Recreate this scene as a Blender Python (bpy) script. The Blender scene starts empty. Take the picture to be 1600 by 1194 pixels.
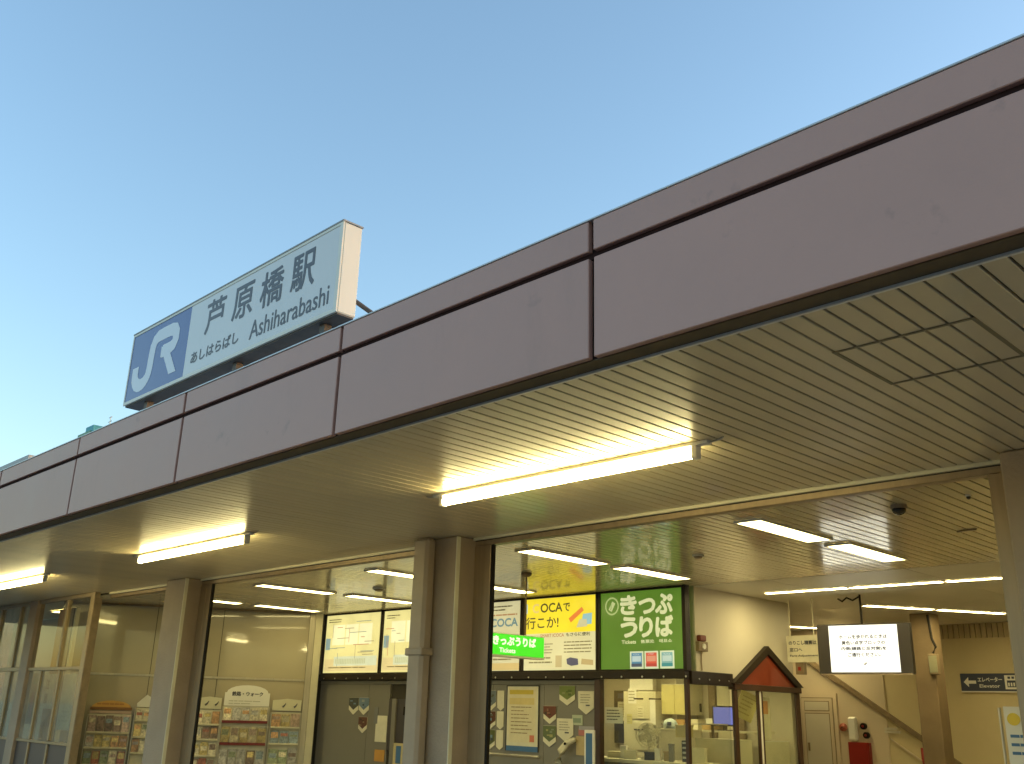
import bpy, bmesh, math, random
from mathutils import Vector, Matrix
random.seed(7)
sc = bpy.context.scene
COL = sc.collection

# ------------------------------------------------------------------ camera
cam_d = bpy.data.cameras.new('camera')
cam_d.sensor_fit = 'HORIZONTAL'; cam_d.sensor_width = 36.0
cam_d.lens = 36.0 * 1514.87 / 1600.0
cam_d.clip_start = 0.05; cam_d.clip_end = 2000.0
cam = bpy.data.objects.new('camera', cam_d); COL.objects.link(cam)
yaw, pitch, roll = 0.79676394, 0.32761479, 0.02778757
fw = Vector((-math.sin(yaw)*math.cos(pitch), math.cos(yaw)*math.cos(pitch), math.sin(pitch)))
rt = Vector((math.cos(yaw), math.sin(yaw), 0)); up = rt.cross(fw)
rt, up = rt*math.cos(roll) + up*math.sin(roll), up*math.cos(roll) - rt*math.sin(roll)
m = Matrix((rt, up, -fw)).transposed().to_4x4(); m.translation = Vector((0, 0, 1.55))
cam.matrix_world = m
sc.camera = cam

# ------------------------------------------------------------------ sky, sun, exposure
SUN_AZ, SUN_EL = 36.0, 3.0          # degrees clockwise from +Y, above the horizon
w = bpy.data.worlds.new('World'); sc.world = w; w.use_nodes = True
nt = w.node_tree; nt.nodes.clear()
out = nt.nodes.new('ShaderNodeOutputWorld'); bg = nt.nodes.new('ShaderNodeBackground')
sky = nt.nodes.new('ShaderNodeTexSky'); sky.sky_type = 'NISHITA'; sky.sun_disc = False
sky.sun_elevation = math.radians(SUN_EL); sky.sun_rotation = math.radians(SUN_AZ)
sky.altitude = 0; sky.air_density = 1.0; sky.dust_density = 1.1; sky.ozone_density = 1.85
nt.links.new(sky.outputs[0], bg.inputs[0]); nt.links.new(bg.outputs[0], out.inputs[0])
bg.inputs[1].default_value = 0.15
sun_d = bpy.data.lights.new('sun', 'SUN'); sun_d.energy = 0.045; sun_d.angle = math.radians(3.0)
sun_d.color = (1.0, 0.90, 0.76)
sun = bpy.data.objects.new('sun', sun_d); COL.objects.link(sun)
sdir = Vector((math.sin(math.radians(SUN_AZ))*math.cos(math.radians(SUN_EL)),
               math.cos(math.radians(SUN_AZ))*math.cos(math.radians(SUN_EL)), math.sin(math.radians(SUN_EL))))
sun.rotation_euler = sdir.to_track_quat('Z', 'Y').to_euler()
sun.location = (20, -5, 30)
sc.view_settings.view_transform = 'Standard'; sc.view_settings.look = 'None'
sc.view_settings.exposure = 2.6; sc.view_settings.gamma = 1.0
sc.view_settings.use_curve_mapping = False
sc.cycles.max_bounces = 7; sc.cycles.diffuse_bounces = 4; sc.cycles.glossy_bounces = 4
sc.cycles.sample_clamp_indirect = 4.0
sc.cycles.use_denoising = True

# ------------------------------------------------------------------ materials
def mat(name, rgb, rough=0.6, var=0.10, scale=2.0, bump=0.0, bscale=60.0, metal=0.0, coat=0.0,
        stain=None, stain_amt=0.0, per_obj=0.0, stretch=(1, 1, 1), spec=0.5, smudge=False):
    mt = bpy.data.materials.new(name); mt.use_nodes = True
    n = mt.node_tree; p = n.nodes['Principled BSDF']
    p.inputs['Roughness'].default_value = rough; p.inputs['Metallic'].default_value = metal
    p.inputs['Coat Weight'].default_value = coat; p.inputs['Coat Roughness'].default_value = 0.04
    p.inputs['Specular IOR Level'].default_value = spec
    geo = n.nodes.new('ShaderNodeNewGeometry'); mp = n.nodes.new('ShaderNodeMapping')
    mp.inputs['Scale'].default_value = stretch
    n.links.new(geo.outputs['Position'], mp.inputs['Vector'])
    nz = n.nodes.new('ShaderNodeTexNoise'); nz.inputs['Scale'].default_value = scale
    nz.inputs['Detail'].default_value = 6; nz.inputs['Roughness'].default_value = 0.6
    n.links.new(mp.outputs[0], nz.inputs['Vector'])
    mr = n.nodes.new('ShaderNodeMapRange'); mr.inputs[1].default_value = 0.3; mr.inputs[2].default_value = 0.7
    mr.inputs[3].default_value = 1 - var; mr.inputs[4].default_value = 1 + var
    n.links.new(nz.outputs[0], mr.inputs[0])
    val = mr.outputs[0]
    if per_obj:
        oi = n.nodes.new('ShaderNodeObjectInfo'); m2 = n.nodes.new('ShaderNodeMapRange')
        m2.inputs[3].default_value = 1 - per_obj; m2.inputs[4].default_value = 1 + per_obj
        n.links.new(oi.outputs['Random'], m2.inputs[0])
        mu = n.nodes.new('ShaderNodeMath'); mu.operation = 'MULTIPLY'
        n.links.new(val, mu.inputs[0]); n.links.new(m2.outputs[0], mu.inputs[1]); val = mu.outputs[0]
    vm = n.nodes.new('ShaderNodeVectorMath'); vm.operation = 'SCALE'
    vm.inputs[0].default_value = rgb; n.links.new(val, vm.inputs['Scale'])
    colour = vm.outputs[0]
    if stain:
        n2 = n.nodes.new('ShaderNodeTexNoise'); n2.inputs['Scale'].default_value = 0.9
        n2.inputs['Detail'].default_value = 9; n2.inputs['Roughness'].default_value = 0.7
        mp2 = n.nodes.new('ShaderNodeMapping'); mp2.inputs['Scale'].default_value = (1.6, 1.6, 0.5)
        n.links.new(geo.outputs['Position'], mp2.inputs['Vector']); n.links.new(mp2.outputs[0], n2.inputs['Vector'])
        m3 = n.nodes.new('ShaderNodeMapRange'); m3.inputs[1].default_value = 0.55; m3.inputs[2].default_value = 0.75
        m3.inputs[3].default_value = 0; m3.inputs[4].default_value = stain_amt
        n.links.new(n2.outputs[0], m3.inputs[0])
        mx = n.nodes.new('ShaderNodeMix'); mx.data_type = 'RGBA'
        mx.inputs[7].default_value = (*stain, 1)
        n.links.new(m3.outputs[0], mx.inputs[0]); n.links.new(colour, mx.inputs[6]); colour = mx.outputs[2]
    if smudge:
        n3 = n.nodes.new('ShaderNodeTexNoise'); n3.inputs['Scale'].default_value = 2.3; n3.inputs['Detail'].default_value = 10
        n3.inputs['Roughness'].default_value = 0.65; n.links.new(geo.outputs['Position'], n3.inputs['Vector'])
        m5 = n.nodes.new('ShaderNodeMapRange'); m5.inputs[1].default_value = 0.64; m5.inputs[2].default_value = 0.74
        m5.inputs[3].default_value = 0; m5.inputs[4].default_value = 0.45; n.links.new(n3.outputs[0], m5.inputs[0])
        mx5 = n.nodes.new('ShaderNodeMix'); mx5.data_type = 'RGBA'; mx5.inputs[7].default_value = (0.16, 0.11, 0.10, 1)
        n.links.new(m5.outputs[0], mx5.inputs[0]); n.links.new(colour, mx5.inputs[6]); colour = mx5.outputs[2]
    n.links.new(colour, p.inputs['Base Color'])
    # roughness a little uneven
    m4 = n.nodes.new('ShaderNodeMapRange'); m4.inputs[3].default_value = max(0.02, rough - 0.06); m4.inputs[4].default_value = min(1, rough + 0.08)
    n.links.new(nz.outputs[0], m4.inputs[0]); n.links.new(m4.outputs[0], p.inputs['Roughness'])
    if bump:
        nb = n.nodes.new('ShaderNodeTexNoise'); nb.inputs['Scale'].default_value = bscale; nb.inputs['Detail'].default_value = 4
        n.links.new(mp.outputs[0], nb.inputs['Vector'])
        bp = n.nodes.new('ShaderNodeBump'); bp.inputs['Strength'].default_value = bump; bp.inputs['Distance'].default_value = 0.01
        n.links.new(nb.outputs[0], bp.inputs['Height']); n.links.new(bp.outputs[0], p.inputs['Normal'])
        if coat: n.links.new(bp.outputs[0], p.inputs['Coat Normal'])
    return mt

EXPO = 6.063       # emission strengths are given for exposure 0
def emit(name, rgb, strength, var=0.0, scale=3.0, base=None):
    strength = strength/EXPO
    mt = bpy.data.materials.new(name); mt.use_nodes = True
    n = mt.node_tree; p = n.nodes['Principled BSDF']
    p.inputs['Base Color'].default_value = (*(base or [c*0.6 for c in rgb]), 1)
    p.inputs['Roughness'].default_value = 0.3
    p.inputs['Emission Color'].default_value = (*rgb, 1)
    p.inputs['Emission Strength'].default_value = strength
    if var:
        geo = n.nodes.new('ShaderNodeNewGeometry'); nz = n.nodes.new('ShaderNodeTexNoise'); nz.inputs['Scale'].default_value = scale
        n.links.new(geo.outputs['Position'], nz.inputs['Vector'])
        mr = n.nodes.new('ShaderNodeMapRange'); mr.inputs[1].default_value = 0.3; mr.inputs[2].default_value = 0.7
        mr.inputs[3].default_value = strength*(1-var); mr.inputs[4].default_value = strength*(1+var)
        n.links.new(nz.outputs[0], mr.inputs[0]); n.links.new(mr.outputs[0], p.inputs['Emission Strength'])
    return mt

def glass(name, tint=(0.93, 0.95, 0.90), dirt=0.04, ior=1.5, wav=0.0):
    mt = bpy.data.materials.new(name); mt.use_nodes = True
    n = mt.node_tree; n.nodes.clear()
    o = n.nodes.new('ShaderNodeOutputMaterial'); tr = n.nodes.new('ShaderNodeBsdfTransparent'); tr.inputs[0].default_value = (*tint, 1)
    gl = n.nodes.new('ShaderNodeBsdfGlossy'); gl.inputs['Roughness'].default_value = 0.03
    fr = n.nodes.new('ShaderNodeFresnel')
    g0_ = n.nodes.new('ShaderNodeNewGeometry'); m0_ = n.nodes.new('ShaderNodeMapRange')
    m0_.inputs[3].default_value = ior; m0_.inputs[4].default_value = 1/ior
    n.links.new(g0_.outputs['Backfacing'], m0_.inputs[0]); n.links.new(m0_.outputs[0], fr.inputs[0])
    mx = n.nodes.new('ShaderNodeMixShader')
    n.links.new(fr.outputs[0], mx.inputs[0]); n.links.new(tr.outputs[0], mx.inputs[1]); n.links.new(gl.outputs[0], mx.inputs[2])
    if wav:
        wz = n.nodes.new('ShaderNodeTexNoise'); wz.inputs['Scale'].default_value = 14.0
        wm = n.nodes.new('ShaderNodeMapping'); wm.inputs['Scale'].default_value = (1, 1, 0.35); wm.inputs['Rotation'].default_value = (0, 0.5, 0)
        wg = n.nodes.new('ShaderNodeNewGeometry'); n.links.new(wg.outputs['Position'], wm.inputs[0]); n.links.new(wm.outputs[0], wz.inputs['Vector'])
        wb = n.nodes.new('ShaderNodeBump'); wb.inputs['Strength'].default_value = wav; wb.inputs['Distance'].default_value = 0.05
        n.links.new(wz.outputs[0], wb.inputs['Height']); n.links.new(wb.outputs[0], gl.inputs['Normal'])
    df = n.nodes.new('ShaderNodeBsdfDiffuse'); df.inputs[0].default_value = (0.55, 0.5, 0.40, 1)
    mx2 = n.nodes.new('ShaderNodeMixShader')
    nz = n.nodes.new('ShaderNodeTexNoise'); nz.inputs['Scale'].default_value = 3.0; nz.inputs['Detail'].default_value = 5
    geo = n.nodes.new('ShaderNodeNewGeometry'); n.links.new(geo.outputs['Position'], nz.inputs['Vector'])
    mu = n.nodes.new('ShaderNodeMath'); mu.operation = 'MULTIPLY'; mu.inputs[1].default_value = dirt*2
    n.links.new(nz.outputs[0], mu.inputs[0]); n.links.new(mu.outputs[0], mx2.inputs[0])
    n.links.new(mx.outputs[0], mx2.inputs[1]); n.links.new(df.outputs[0], mx2.inputs[2]); n.links.new(mx2.outputs[0], o.inputs[0])
    return mt

WARM = (1.0, 0.86, 0.44)
M = {
 'fascia': mat('fascia_tile_metal', (0.465, 0.255, 0.205), 0.48, 0.05, 1.2, bump=0.12, bscale=90, smudge=True, stain=(0.27, 0.17, 0.14), stain_amt=0.30, per_obj=0.025),
 'bronze': mat('dark_bronze', (0.030, 0.015, 0.014), 0.85, 0.2, 5, spec=0.08),
 'flange': mat('brown_painted_steel', (0.10, 0.070, 0.035), 0.6, 0.25, 6, stain=(0.04, 0.03, 0.02), stain_amt=0.5),
 'coping': mat('coping_metal', (0.50, 0.50, 0.50), 0.4, 0.1, 4, metal=0.3),
 'soffit': mat('cream_soffit_steel', (0.60, 0.51, 0.34), 0.30, 0.05, 1.3, bump=0.10, bscale=7, per_obj=0.05, coat=0.15, stain=(0.36, 0.33, 0.25), stain_amt=0.25),
 'ceil': mat('cream_ceiling_steel', (0.62, 0.54, 0.36), 0.17, 0.05, 1.3, bump=0.05, bscale=5, per_obj=0.04, coat=0.4),
 'ceil2': mat('cream_ceiling_board', (0.60, 0.56, 0.46), 0.45, 0.05, 1.3, per_obj=0.03),
 'gap': mat('soffit_gap_dark', (0.05, 0.042, 0.028), 0.8, 0.1, 3),
 'trim': mat('cream_trim', (0.62, 0.58, 0.42), 0.45, 0.08, 3),
 'column': mat('grey_brown_column_render', (0.32, 0.245, 0.17), 0.62, 0.12, 2.2, bump=0.5, bscale=40, stain=(0.20, 0.16, 0.12), stain_amt=0.45),
 'jamb': mat('stainless_brown_jamb', (0.30, 0.22, 0.13), 0.42, 0.15, 3, metal=0.35, stretch=(6, 6, 0.4)),
 'duct': mat('painted_duct', (0.34, 0.265, 0.185), 0.5, 0.1, 3, stain=(0.24, 0.19, 0.13), stain_amt=0.4),
 'black': mat('near_black', (0.015, 0.012, 0.009), 0.5, 0.2, 4, spec=0.15),
 'alu': mat('aluminium_frame', (0.48, 0.44, 0.34), 0.40, 0.12, 4, metal=0.5, stretch=(4, 4, 0.5)),
 'wallc': mat('cream_gloss_wall_panel', (0.36, 0.32, 0.22), 0.22, 0.05, 0.9, bump=0.05, bscale=2.2, coat=1.0),
 'wallg': mat('grey_wall_panel', (0.20, 0.185, 0.15), 0.35, 0.06, 1.5, per_obj=0.03),
 'wally': mat('ochre_wall_paint', (0.60, 0.50, 0.29), 0.55, 0.07, 0.8, bump=0.1, bscale=30, stain=(0.45, 0.36, 0.2), stain_amt=0.25),
 'wallw': mat('pale_wall_paint', (0.58, 0.53, 0.42), 0.5, 0.06, 0.8, bump=0.1, bscale=30, stain=(0.45, 0.40, 0.32), stain_amt=0.2),
 'wallp': mat('pinkish_wall_paint', (0.60, 0.50, 0.36), 0.5, 0.06, 0.8, bump=0.1, bscale=30),
 'beam': mat('dark_brown_beam', (0.024, 0.016, 0.010), 0.4, 0.2, 6, bump=0.1, bscale=30, spec=0.25),
 'mull': mat('dark_brown_mullion', (0.05, 0.022, 0.012), 0.4, 0.2, 6),
 'red': mat('brick_red_gable', (0.20, 0.032, 0.012), 0.45, 0.1, 4),
 'rail': mat('timber_rail', (0.22, 0.16, 0.09), 0.5, 0.2, 8),
 'floor': mat('floor_tile', (0.34, 0.31, 0.26), 0.35, 0.1, 2),
 'asphalt': mat('pavement', (0.12, 0.115, 0.11), 0.85, 0.2, 3, bump=0.3),
 'signcab': mat('sign_cabinet_cream', (0.74, 0.72, 0.62), 0.45, 0.04, 2, stain=(0.5, 0.46, 0.38), stain_amt=0.25),
 'signunder': mat('sign_underside_dark', (0.10, 0.085, 0.075), 0.6, 0.3, 5),
 'signwhite': mat('sign_face_white', (0.68, 0.665, 0.64), 0.25, 0.03, 1.0, stain=(0.52, 0.51, 0.48), stain_amt=0.35),
 'signblue': mat('sign_face_blue', (0.060, 0.095, 0.27), 0.25, 0.05, 1.0),
 'ink': mat('dark_grey_lettering', (0.075, 0.075, 0.085), 0.4, 0.05),
 'inkk': mat('black_lettering', (0.03, 0.03, 0.03), 0.5, 0.05),
 'logow': mat('logo_white', (0.66, 0.68, 0.72), 0.3, 0.03),
 'paper': mat('cream_paper', (0.68, 0.64, 0.48), 0.7, 0.06, 9),
 'scr': mat('bronze_screen_frame', (0.30, 0.23, 0.13), 0.45, 0.15, 4, metal=0.2, stretch=(4, 4, 0.5)),
 'white': mat('white_paint', (0.75, 0.73, 0.66), 0.5, 0.04),
 'steel': mat('brushed_steel', (0.5, 0.48, 0.42), 0.3, 0.1, 8, metal=0.8),
 'dkglass': mat('smoked_dome', (0.03, 0.025, 0.02), 0.08, 0.1),
 'plastic_b': mat('black_plastic', (0.025, 0.02, 0.018), 0.35, 0.1),
 'conc': mat('far_column_render', (0.20, 0.14, 0.075), 0.6, 0.12, 3, bump=0.3, bscale=30, stain=(0.12, 0.08, 0.04), stain_amt=0.4),
 'teal': mat('teal_paint', (0.06, 0.35, 0.42), 0.6, 0.1, 1), 'green_b': mat('green_paint', (0.16, 0.33, 0.20), 0.6, 0.1, 1),
 'pale_b': mat('pale_building', (0.45, 0.47, 0.46), 0.7, 0.08, 0.3),
 'yel': mat('yellow_plastic', (0.75, 0.55, 0.03), 0.4, 0.05),
 'redp': mat('red_enamel', (0.28, 0.02, 0.015), 0.35, 0.08),
 'blue_p': mat('blue_enamel', (0.05, 0.14, 0.30), 0.35, 0.08),
 'navy': mat('navy_sign', (0.05, 0.06, 0.10), 0.35, 0.05),
 'brownd': mat('brown_door', (0.40, 0.22, 0.08), 0.5, 0.15, 5, stretch=(4, 4, .5)),
 'maroon': mat('maroon_strip', (0.16, 0.015, 0.012), 0.3, 0.05),
 'darkpan': mat('dark_kick_panel', (0.06, 0.05, 0.05), 0.4, 0.1),
 'glass': glass('window_glass'), 'glass2': glass('dusty_glass', (0.85, 0.86, 0.80), 0.25, 1.2), 'glass3': glass('screen_glass', (0.93, 0.93, 0.88), 0.03, 1.25), 'acryl': glass('wavy_acrylic', (0.95, 0.94, 0.9), 0.03, 1.6, 0.35),
 'tube': emit('fluorescent_tube_light', (1.0, 0.85, 0.38), 36.0),
 'diff': emit('ceiling_diffuser_light', (1.0, 0.84, 0.36), 13.5),
 'odiff': emit('office_light', (1.0, 0.86, 0.42), 24.0),
 'strip': emit('strip_light', (1.0, 0.84, 0.40), 60.0),
}
_flat = {}
def flat(rgb, rough=0.5):
    k = (tuple(rgb), rough)
    if k not in _flat: _flat[k] = mat('print_colour', rgb, rough, 0.05, 12)
    return _flat[k]
def lit(rgb, s=1.0):
    k = ('e', tuple(rgb), s)
    if k not in _flat: _flat[k] = emit('backlit_colour', rgb, s, 0.08, 4, base=(0.25*rgb[0], 0.25*rgb[1], 0.25*rgb[2]))
    return _flat[k]

# ------------------------------------------------------------------ mesh helpers
class MB:
    def __init__(s): s.v = []; s.f = []
    def add(s, vs, fs):
        b = len(s.v); s.v += [tuple(v) for v in vs]; s.f += [tuple(b+i for i in f) for f in fs]; return s
    def box(s, x0, x1, y0, y1, z0, z1, c=0.0):
        if c <= 0:
            vs = [(x, y, z) for z in (z0, z1) for y in (y0, y1) for x in (x0, x1)]
            return s.add(vs, [(0, 2, 3, 1), (4, 5, 7, 6), (0, 1, 5, 4), (2, 6, 7, 3), (0, 4, 6, 2), (1, 3, 7, 5)])
        bm = bmesh.new(); bmesh.ops.create_cube(bm, size=1)
        for v in bm.verts: v.co = Vector(((x0+x1)/2+v.co.x*(x1-x0), (y0+y1)/2+v.co.y*(y1-y0), (z0+z1)/2+v.co.z*(z1-z0)))
        bmesh.ops.bevel(bm, geom=bm.edges[:], offset=c, segments=1, affect='EDGES', profile=0.5)
        bm.verts.index_update()
        s.add([v.co for v in bm.verts], [[v.index for v in f.verts] for f in bm.faces]); bm.free(); return s
    def prism(s, poly, y0, y1):
        n = len(poly)
        vs = [(p[0], y0, p[1]) for p in poly] + [(p[0], y1, p[1]) for p in poly]
        fs = [tuple(range(n)), tuple(reversed(range(n, 2*n)))] + [(i, i+n, (i+1) % n+n, (i+1) % n) for i in range(n)]
        return s.add(vs, fs)
    def tube(s, pts, r, n=10, cap=True):
        pts = [Vector(p) for p in pts]; base = len(s.v); rings = []
        rr = r if isinstance(r, (list, tuple)) else [r]*len(pts)
        for i, p in enumerate(pts):
            d = (pts[min(i+1, len(pts)-1)] - pts[max(i-1, 0)]).normalized()
            a = Vector((0, 0, 1)) if abs(d.z) < 0.9 else Vector((1, 0, 0))
            u = d.cross(a).normalized(); v = d.cross(u)
            rings.append([p + (u*math.cos(t)+v*math.sin(t))*rr[i] for t in [2*math.pi*k/n for k in range(n)]])
        vs = [q for R_ in rings for q in R_]; fs = []
        for i in range(len(pts)-1):
            for k in range(n): fs.append((i*n+k, i*n+(k+1) % n, (i+1)*n+(k+1) % n, (i+1)*n+k))
        if cap: fs += [tuple(reversed(range(n))), tuple(range((len(pts)-1)*n, len(pts)*n))]
        return s.add(vs, fs)
    def build(s, name, mt, parent=None, smooth=False):
        me = bpy.data.meshes.new(name); me.from_pydata(s.v, [], s.f); me.update()
        bm = bmesh.new(); bm.from_mesh(me); bmesh.ops.recalc_face_normals(bm, faces=bm.faces[:]); bm.to_mesh(me); bm.free()
        me.materials.append(mt)
        if smooth:
            for p in me.polygons: p.use_smooth = True
        o = bpy.data.objects.new(name, me); COL.objects.link(o)
        if parent: o.parent = parent
        return o
def box(name, mt, parent, *a, c=0.0): return MB().box(*a, c=c).build(name, mt, parent)
def thing(name, label, cat, loc=(0, 0, 0), rz=0.0, group=None):
    o = bpy.data.objects.new(name, None); COL.objects.link(o); o.empty_display_size = 0.1
    o.location = loc; o.rotation_euler = (0, 0, rz); o['label'] = label; o['category'] = cat
    if group: o['group'] = group
    return o
def tag(o, label, cat, group=None):
    o['label'] = label; o['category'] = cat
    if group: o['group'] = group
    return o
def struct(o): o['kind'] = 'structure'; return o
def copy_tree(o, parent=None):
    c = o.copy(); COL.objects.link(c)
    if parent: c.parent = parent
    for ch in list(o.children): copy_tree(ch, c)
    return c
def rep(o, **loc):
    c = o.copy(); COL.objects.link(c)
    for k, v in loc.items(): setattr(c.location, k, v)
    return c

def text(parent, body, x, z, h, mt, y=-0.004, width=None, bold=0.0, name='lettering', shear=0.0, align='LEFT', spacing=1.0):
    """flat print: text as a mesh, cap height about h, left/base at x,z; width squeezes the line"""
    cu = bpy.data.curves.new('t', 'FONT'); cu.body = body; cu.size = 1.0; cu.resolution_u = 3
    cu.shear = shear; cu.space_character = spacing; cu.fill_mode = 'FRONT'
    ob = bpy.data.objects.new('t', cu); COL.objects.link(ob)
    dg = bpy.context.evaluated_depsgraph_get(); dg.update()
    me0 = bpy.data.meshes.new_from_object(ob.evaluated_get(dg))
    vs = [v.co.copy() for v in me0.vertices]; fs = [tuple(p.vertices) for p in me0.polygons]
    bpy.data.objects.remove(ob); bpy.data.curves.remove(cu); bpy.data.meshes.remove(me0)
    if not vs: return None
    x0 = min(v.x for v in vs); x1 = max(v.x for v in vs); z0 = min(v.y for v in vs); z1 = max(v.y for v in vs)
    k = h/(z1-z0); kx = k if width is None else width/(x1-x0)
    b = MB(); offs = [(0, 0)]
    if bold: offs = [(dx*bold*h, dz*bold*h) for dx, dz in ((0, 0), (-1, 0), (1, 0), (0, -1), (0, 1), (-.7, -.7), (.7, .7), (-.7, .7), (.7, -.7))]
    sx = 0 if align == 'LEFT' else -(x1-x0)*kx/2
    for i, (dx, dz) in enumerate(offs):
        b.add([(x + sx + (v.x-x0)*kx + dx, y - i*0.0002, z + (v.y-z0)*k + dz) for v in vs], fs)
    me = bpy.data.meshes.new(name); me.from_pydata(b.v, [], b.f); me.update(); me.materials.append(mt)
    o = bpy.data.objects.new(name, me); COL.objects.link(o); o.parent = parent
    return o
def blk(parent, x0, x1, z0, z1, mt, y=-0.003, name='print', t=0.0012):
    """a flat printed area (thin sheet)"""
    return box(name, mt, parent, x0, x1, y, y+t, z0, z1)
def lines(parent, x0, x1, z0, z1, n, mt, y=-0.005, th=0.35, ragged=0.5, name='print'):
    """rows of unreadably small print"""
    b = MB(); dz = (z1-z0)/n
    for i in range(n):
        zc = z1 - (i+0.5)*dz; x = x0
        xe = x1 - random.random()*ragged*(x1-x0)*(0.9 if i % 2 else 0.35)
        while x < xe:
            L = min(xe-x, (x1-x0)*random.uniform(0.08, 0.3))
            b.box(x, x+L, y, y+0.001, zc-dz*th/2, zc+dz*th/2); x += L + (x1-x0)*0.02
    o = b.build(name, mt, parent); o['kind'] = 'stuff'
    return o
def arcpts(cx, cz, r, a0, a1, n=8, rz=None):
    rz = rz or r
    return [(cx+r*math.cos(math.radians(a0+(a1-a0)*i/n)), cz+rz*math.sin(math.radians(a0+(a1-a0)*i/n))) for i in range(n+1)]

ZS = 3.15        # soffit and ceiling height
XL, XR = -24.0, 3.2

# ================================================================== ground
struct(MB().box(-400, 400, -400, 400, -0.3, -0.02).build('ground', M['asphalt']))
struct(MB().box(XL, 0, 6.46, 19, -0.018, 0.004).build('floor', M['floor']))
struct(MB().box(-30, 8, 2.6, 6.455, -0.018, 0.002).build('pavement', flat((0.30, 0.265, 0.215), 0.8)))

# ================================================================== station building (canopy)
st = thing('station_building', 'low station building with mauve panelled fascia and slatted cream canopy soffit', 'station')
joints = [-21.85, -19.75, -17.63, -15.52, -13.41, -11.30, -9.185, -7.085, -4.965, -2.842, -0.735, 1.38]
edges = [XL] + joints + [XR]
JW = 0.016
for a, b in zip(edges[:-1], edges[1:]):
    x0, x1 = a+JW, b-JW
    lo = MB().box(x0, x1, 3.30, 3.335, 3.160, 3.686, c=0.004).build('fascia_panel', M['fascia'], st)
    hi = MB().box(x0, x1, 3.298, 3.335, 3.722, 3.890, c=0.004).build('fascia_panel', M['fascia'], st)
    lo.location.y += random.uniform(-0.0015, 0.0015); hi.location.y += random.uniform(-0.0015, 0.0015)
box('joint_backing', M['bronze'], st, XL, XR, 3.3365, 3.36, 3.164, 3.888)
box('groove_channel', M['bronze'], st, XL, XR, 3.324, 3.336, 3.688, 3.720)
box('coping', M['coping'], st, XL, XR, 3.294, 3.50, 3.8915, 3.902, c=0.002)
box('eave_flange', M['flange'], st, XL, XR, 3.337, 3.405, 3.154, 3.1620)
box('eave_channel', M['flange'], st, XL, XR, 3.4055, 3.452, 3.160, 3.170)
box('eave_trim', M['white'], st, XL, XR, 3.4525, 3.4675, 3.147, 3.172)  # white colour stands in for tube light caught along the trim
box('roof', M['pale_b'], st, XL, XR, 3.40, 19.5, 3.50, 3.86)
box('soffit_backing', M['gap'], st, XL, XR, 3.467, 6.50, 3.170, 3.185)
# soffit boards, one by one
P = 0.1033
def board(mt, y0, y1, name):
    b = MB(); wv = P-0.0115; x0, x1 = -wv/2, wv/2
    sec = [(x0, 0.017), (x0, 0.003), (x0+0.004, 0.0), (x1-0.004, 0.0), (x1, 0.003), (x1, 0.017)]
    b.prism(sec, y0, y1)
    return b.build(name, mt, st)
g0 = -1.148*1.6
hx0, hx1, hy0, hy1 = g0-0.09, g0-0.09+6*P, 3.96, 4.55
proto = board(M['soffit'], 3.468, 6.40, 'soffit_board'); first = True
n_l = int((g0-XL+4.2)/P)
for i in range(-n_l + 40, 34):
    xc = g0 + (i+0.5)*P
    o = proto if first else rep(proto); first = False
    o.location = (xc, 0, ZS + random.uniform(-0.0006, 0.0006)); o.rotation_euler = (0, random.uniform(-0.004, 0.004), 0)
# access hatch let into the boards
hb = MB(); hx0 = g0 - P; hx1 = g0 + 5*P; tt = 0.010
hb.box(hx0-tt, hx1+tt, hy0-tt, hy0+tt, ZS-0.0035, ZS-0.0015); hb.box(hx0-tt, hx1+tt, hy1-tt, hy1+tt, ZS-0.0035, ZS-0.0015)
hb.box(hx0-tt, hx0+tt, hy0+tt+0.001, hy1-tt-0.001, ZS-0.0035, ZS-0.0015); hb.box(hx1-tt, hx1+tt, hy0+tt+0.001, hy1-tt-0.001, ZS-0.0035, ZS-0.0015)
hb.build('access_hatch_frame', flat((0.20, 0.17, 0.10), 0.6), st)

# opening heads, jambs, columns
YF = 6.45
def head(x0, x1):
    box('soffit_molding', M['trim'], st, x0, x1, 6.402, 6.428, 3.125, 3.168)
    box('head_beam', M['jamb'], st, x0, x1, 6.432, 6.52, 3.072, 3.162, c=0.004)
    box('head_edge', M['black'], st, x0, x1, 6.4285, 6.4315, 3.118, 3.15)
head(-7.027, -2.034); head(-12.516, -7.605); head(-15.46, -13.105)
def column(x0, x1, duct=None):
    c = box('column', M['column'], st, x0, x1, 6.20, 6.47, 0, ZS-0.004, c=0.012)
    box('column_edge_strip', M['trim'], c, x1-0.006, x1+0.006, 6.190, 6.235, 0, ZS-0.01)
    if duct:
        d = box('downpipe', M['duct'], c, duct-0.11, duct+0.11, 6.06, 6.19, 0, ZS-0.004, c=0.03)
        box('pipe_coupling', M['duct'], c, duct-0.125, duct+0.125, 6.045, 6.195, 2.03, 2.10, c=0.01)
        box('pipe_coupling', M['duct'], c, duct-0.125, duct+0.125, 6.045, 6.195, 0.4, 0.47, c=0.01)
    return c
column(-7.60, -7.03, duct=-7.43)
column(-13.10, -12.52)
column(-2.03, -1.42)
column(3.0, 3.6) if False else None
def jamb(x0, x1, dark=None):
    j = box('door_jamb', M['jamb'], st, x0, x1, 6.425, 6.475, 0, 3.07, c=0.003)
    if dark: box('jamb_gasket', M['black'], j, dark[0], dark[1], 6.43, 6.462, 0, 3.068)
jamb(-7.026, -6.80, (-6.798, -6.77))
jamb(-12.516, -12.36); jamb(-12.355, -12.235, (-12.233, -12.20))
jamb(-2.185, -2.034)
jamb(-7.92, -7.61)
jamb(-13.30, -13.11)

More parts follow.
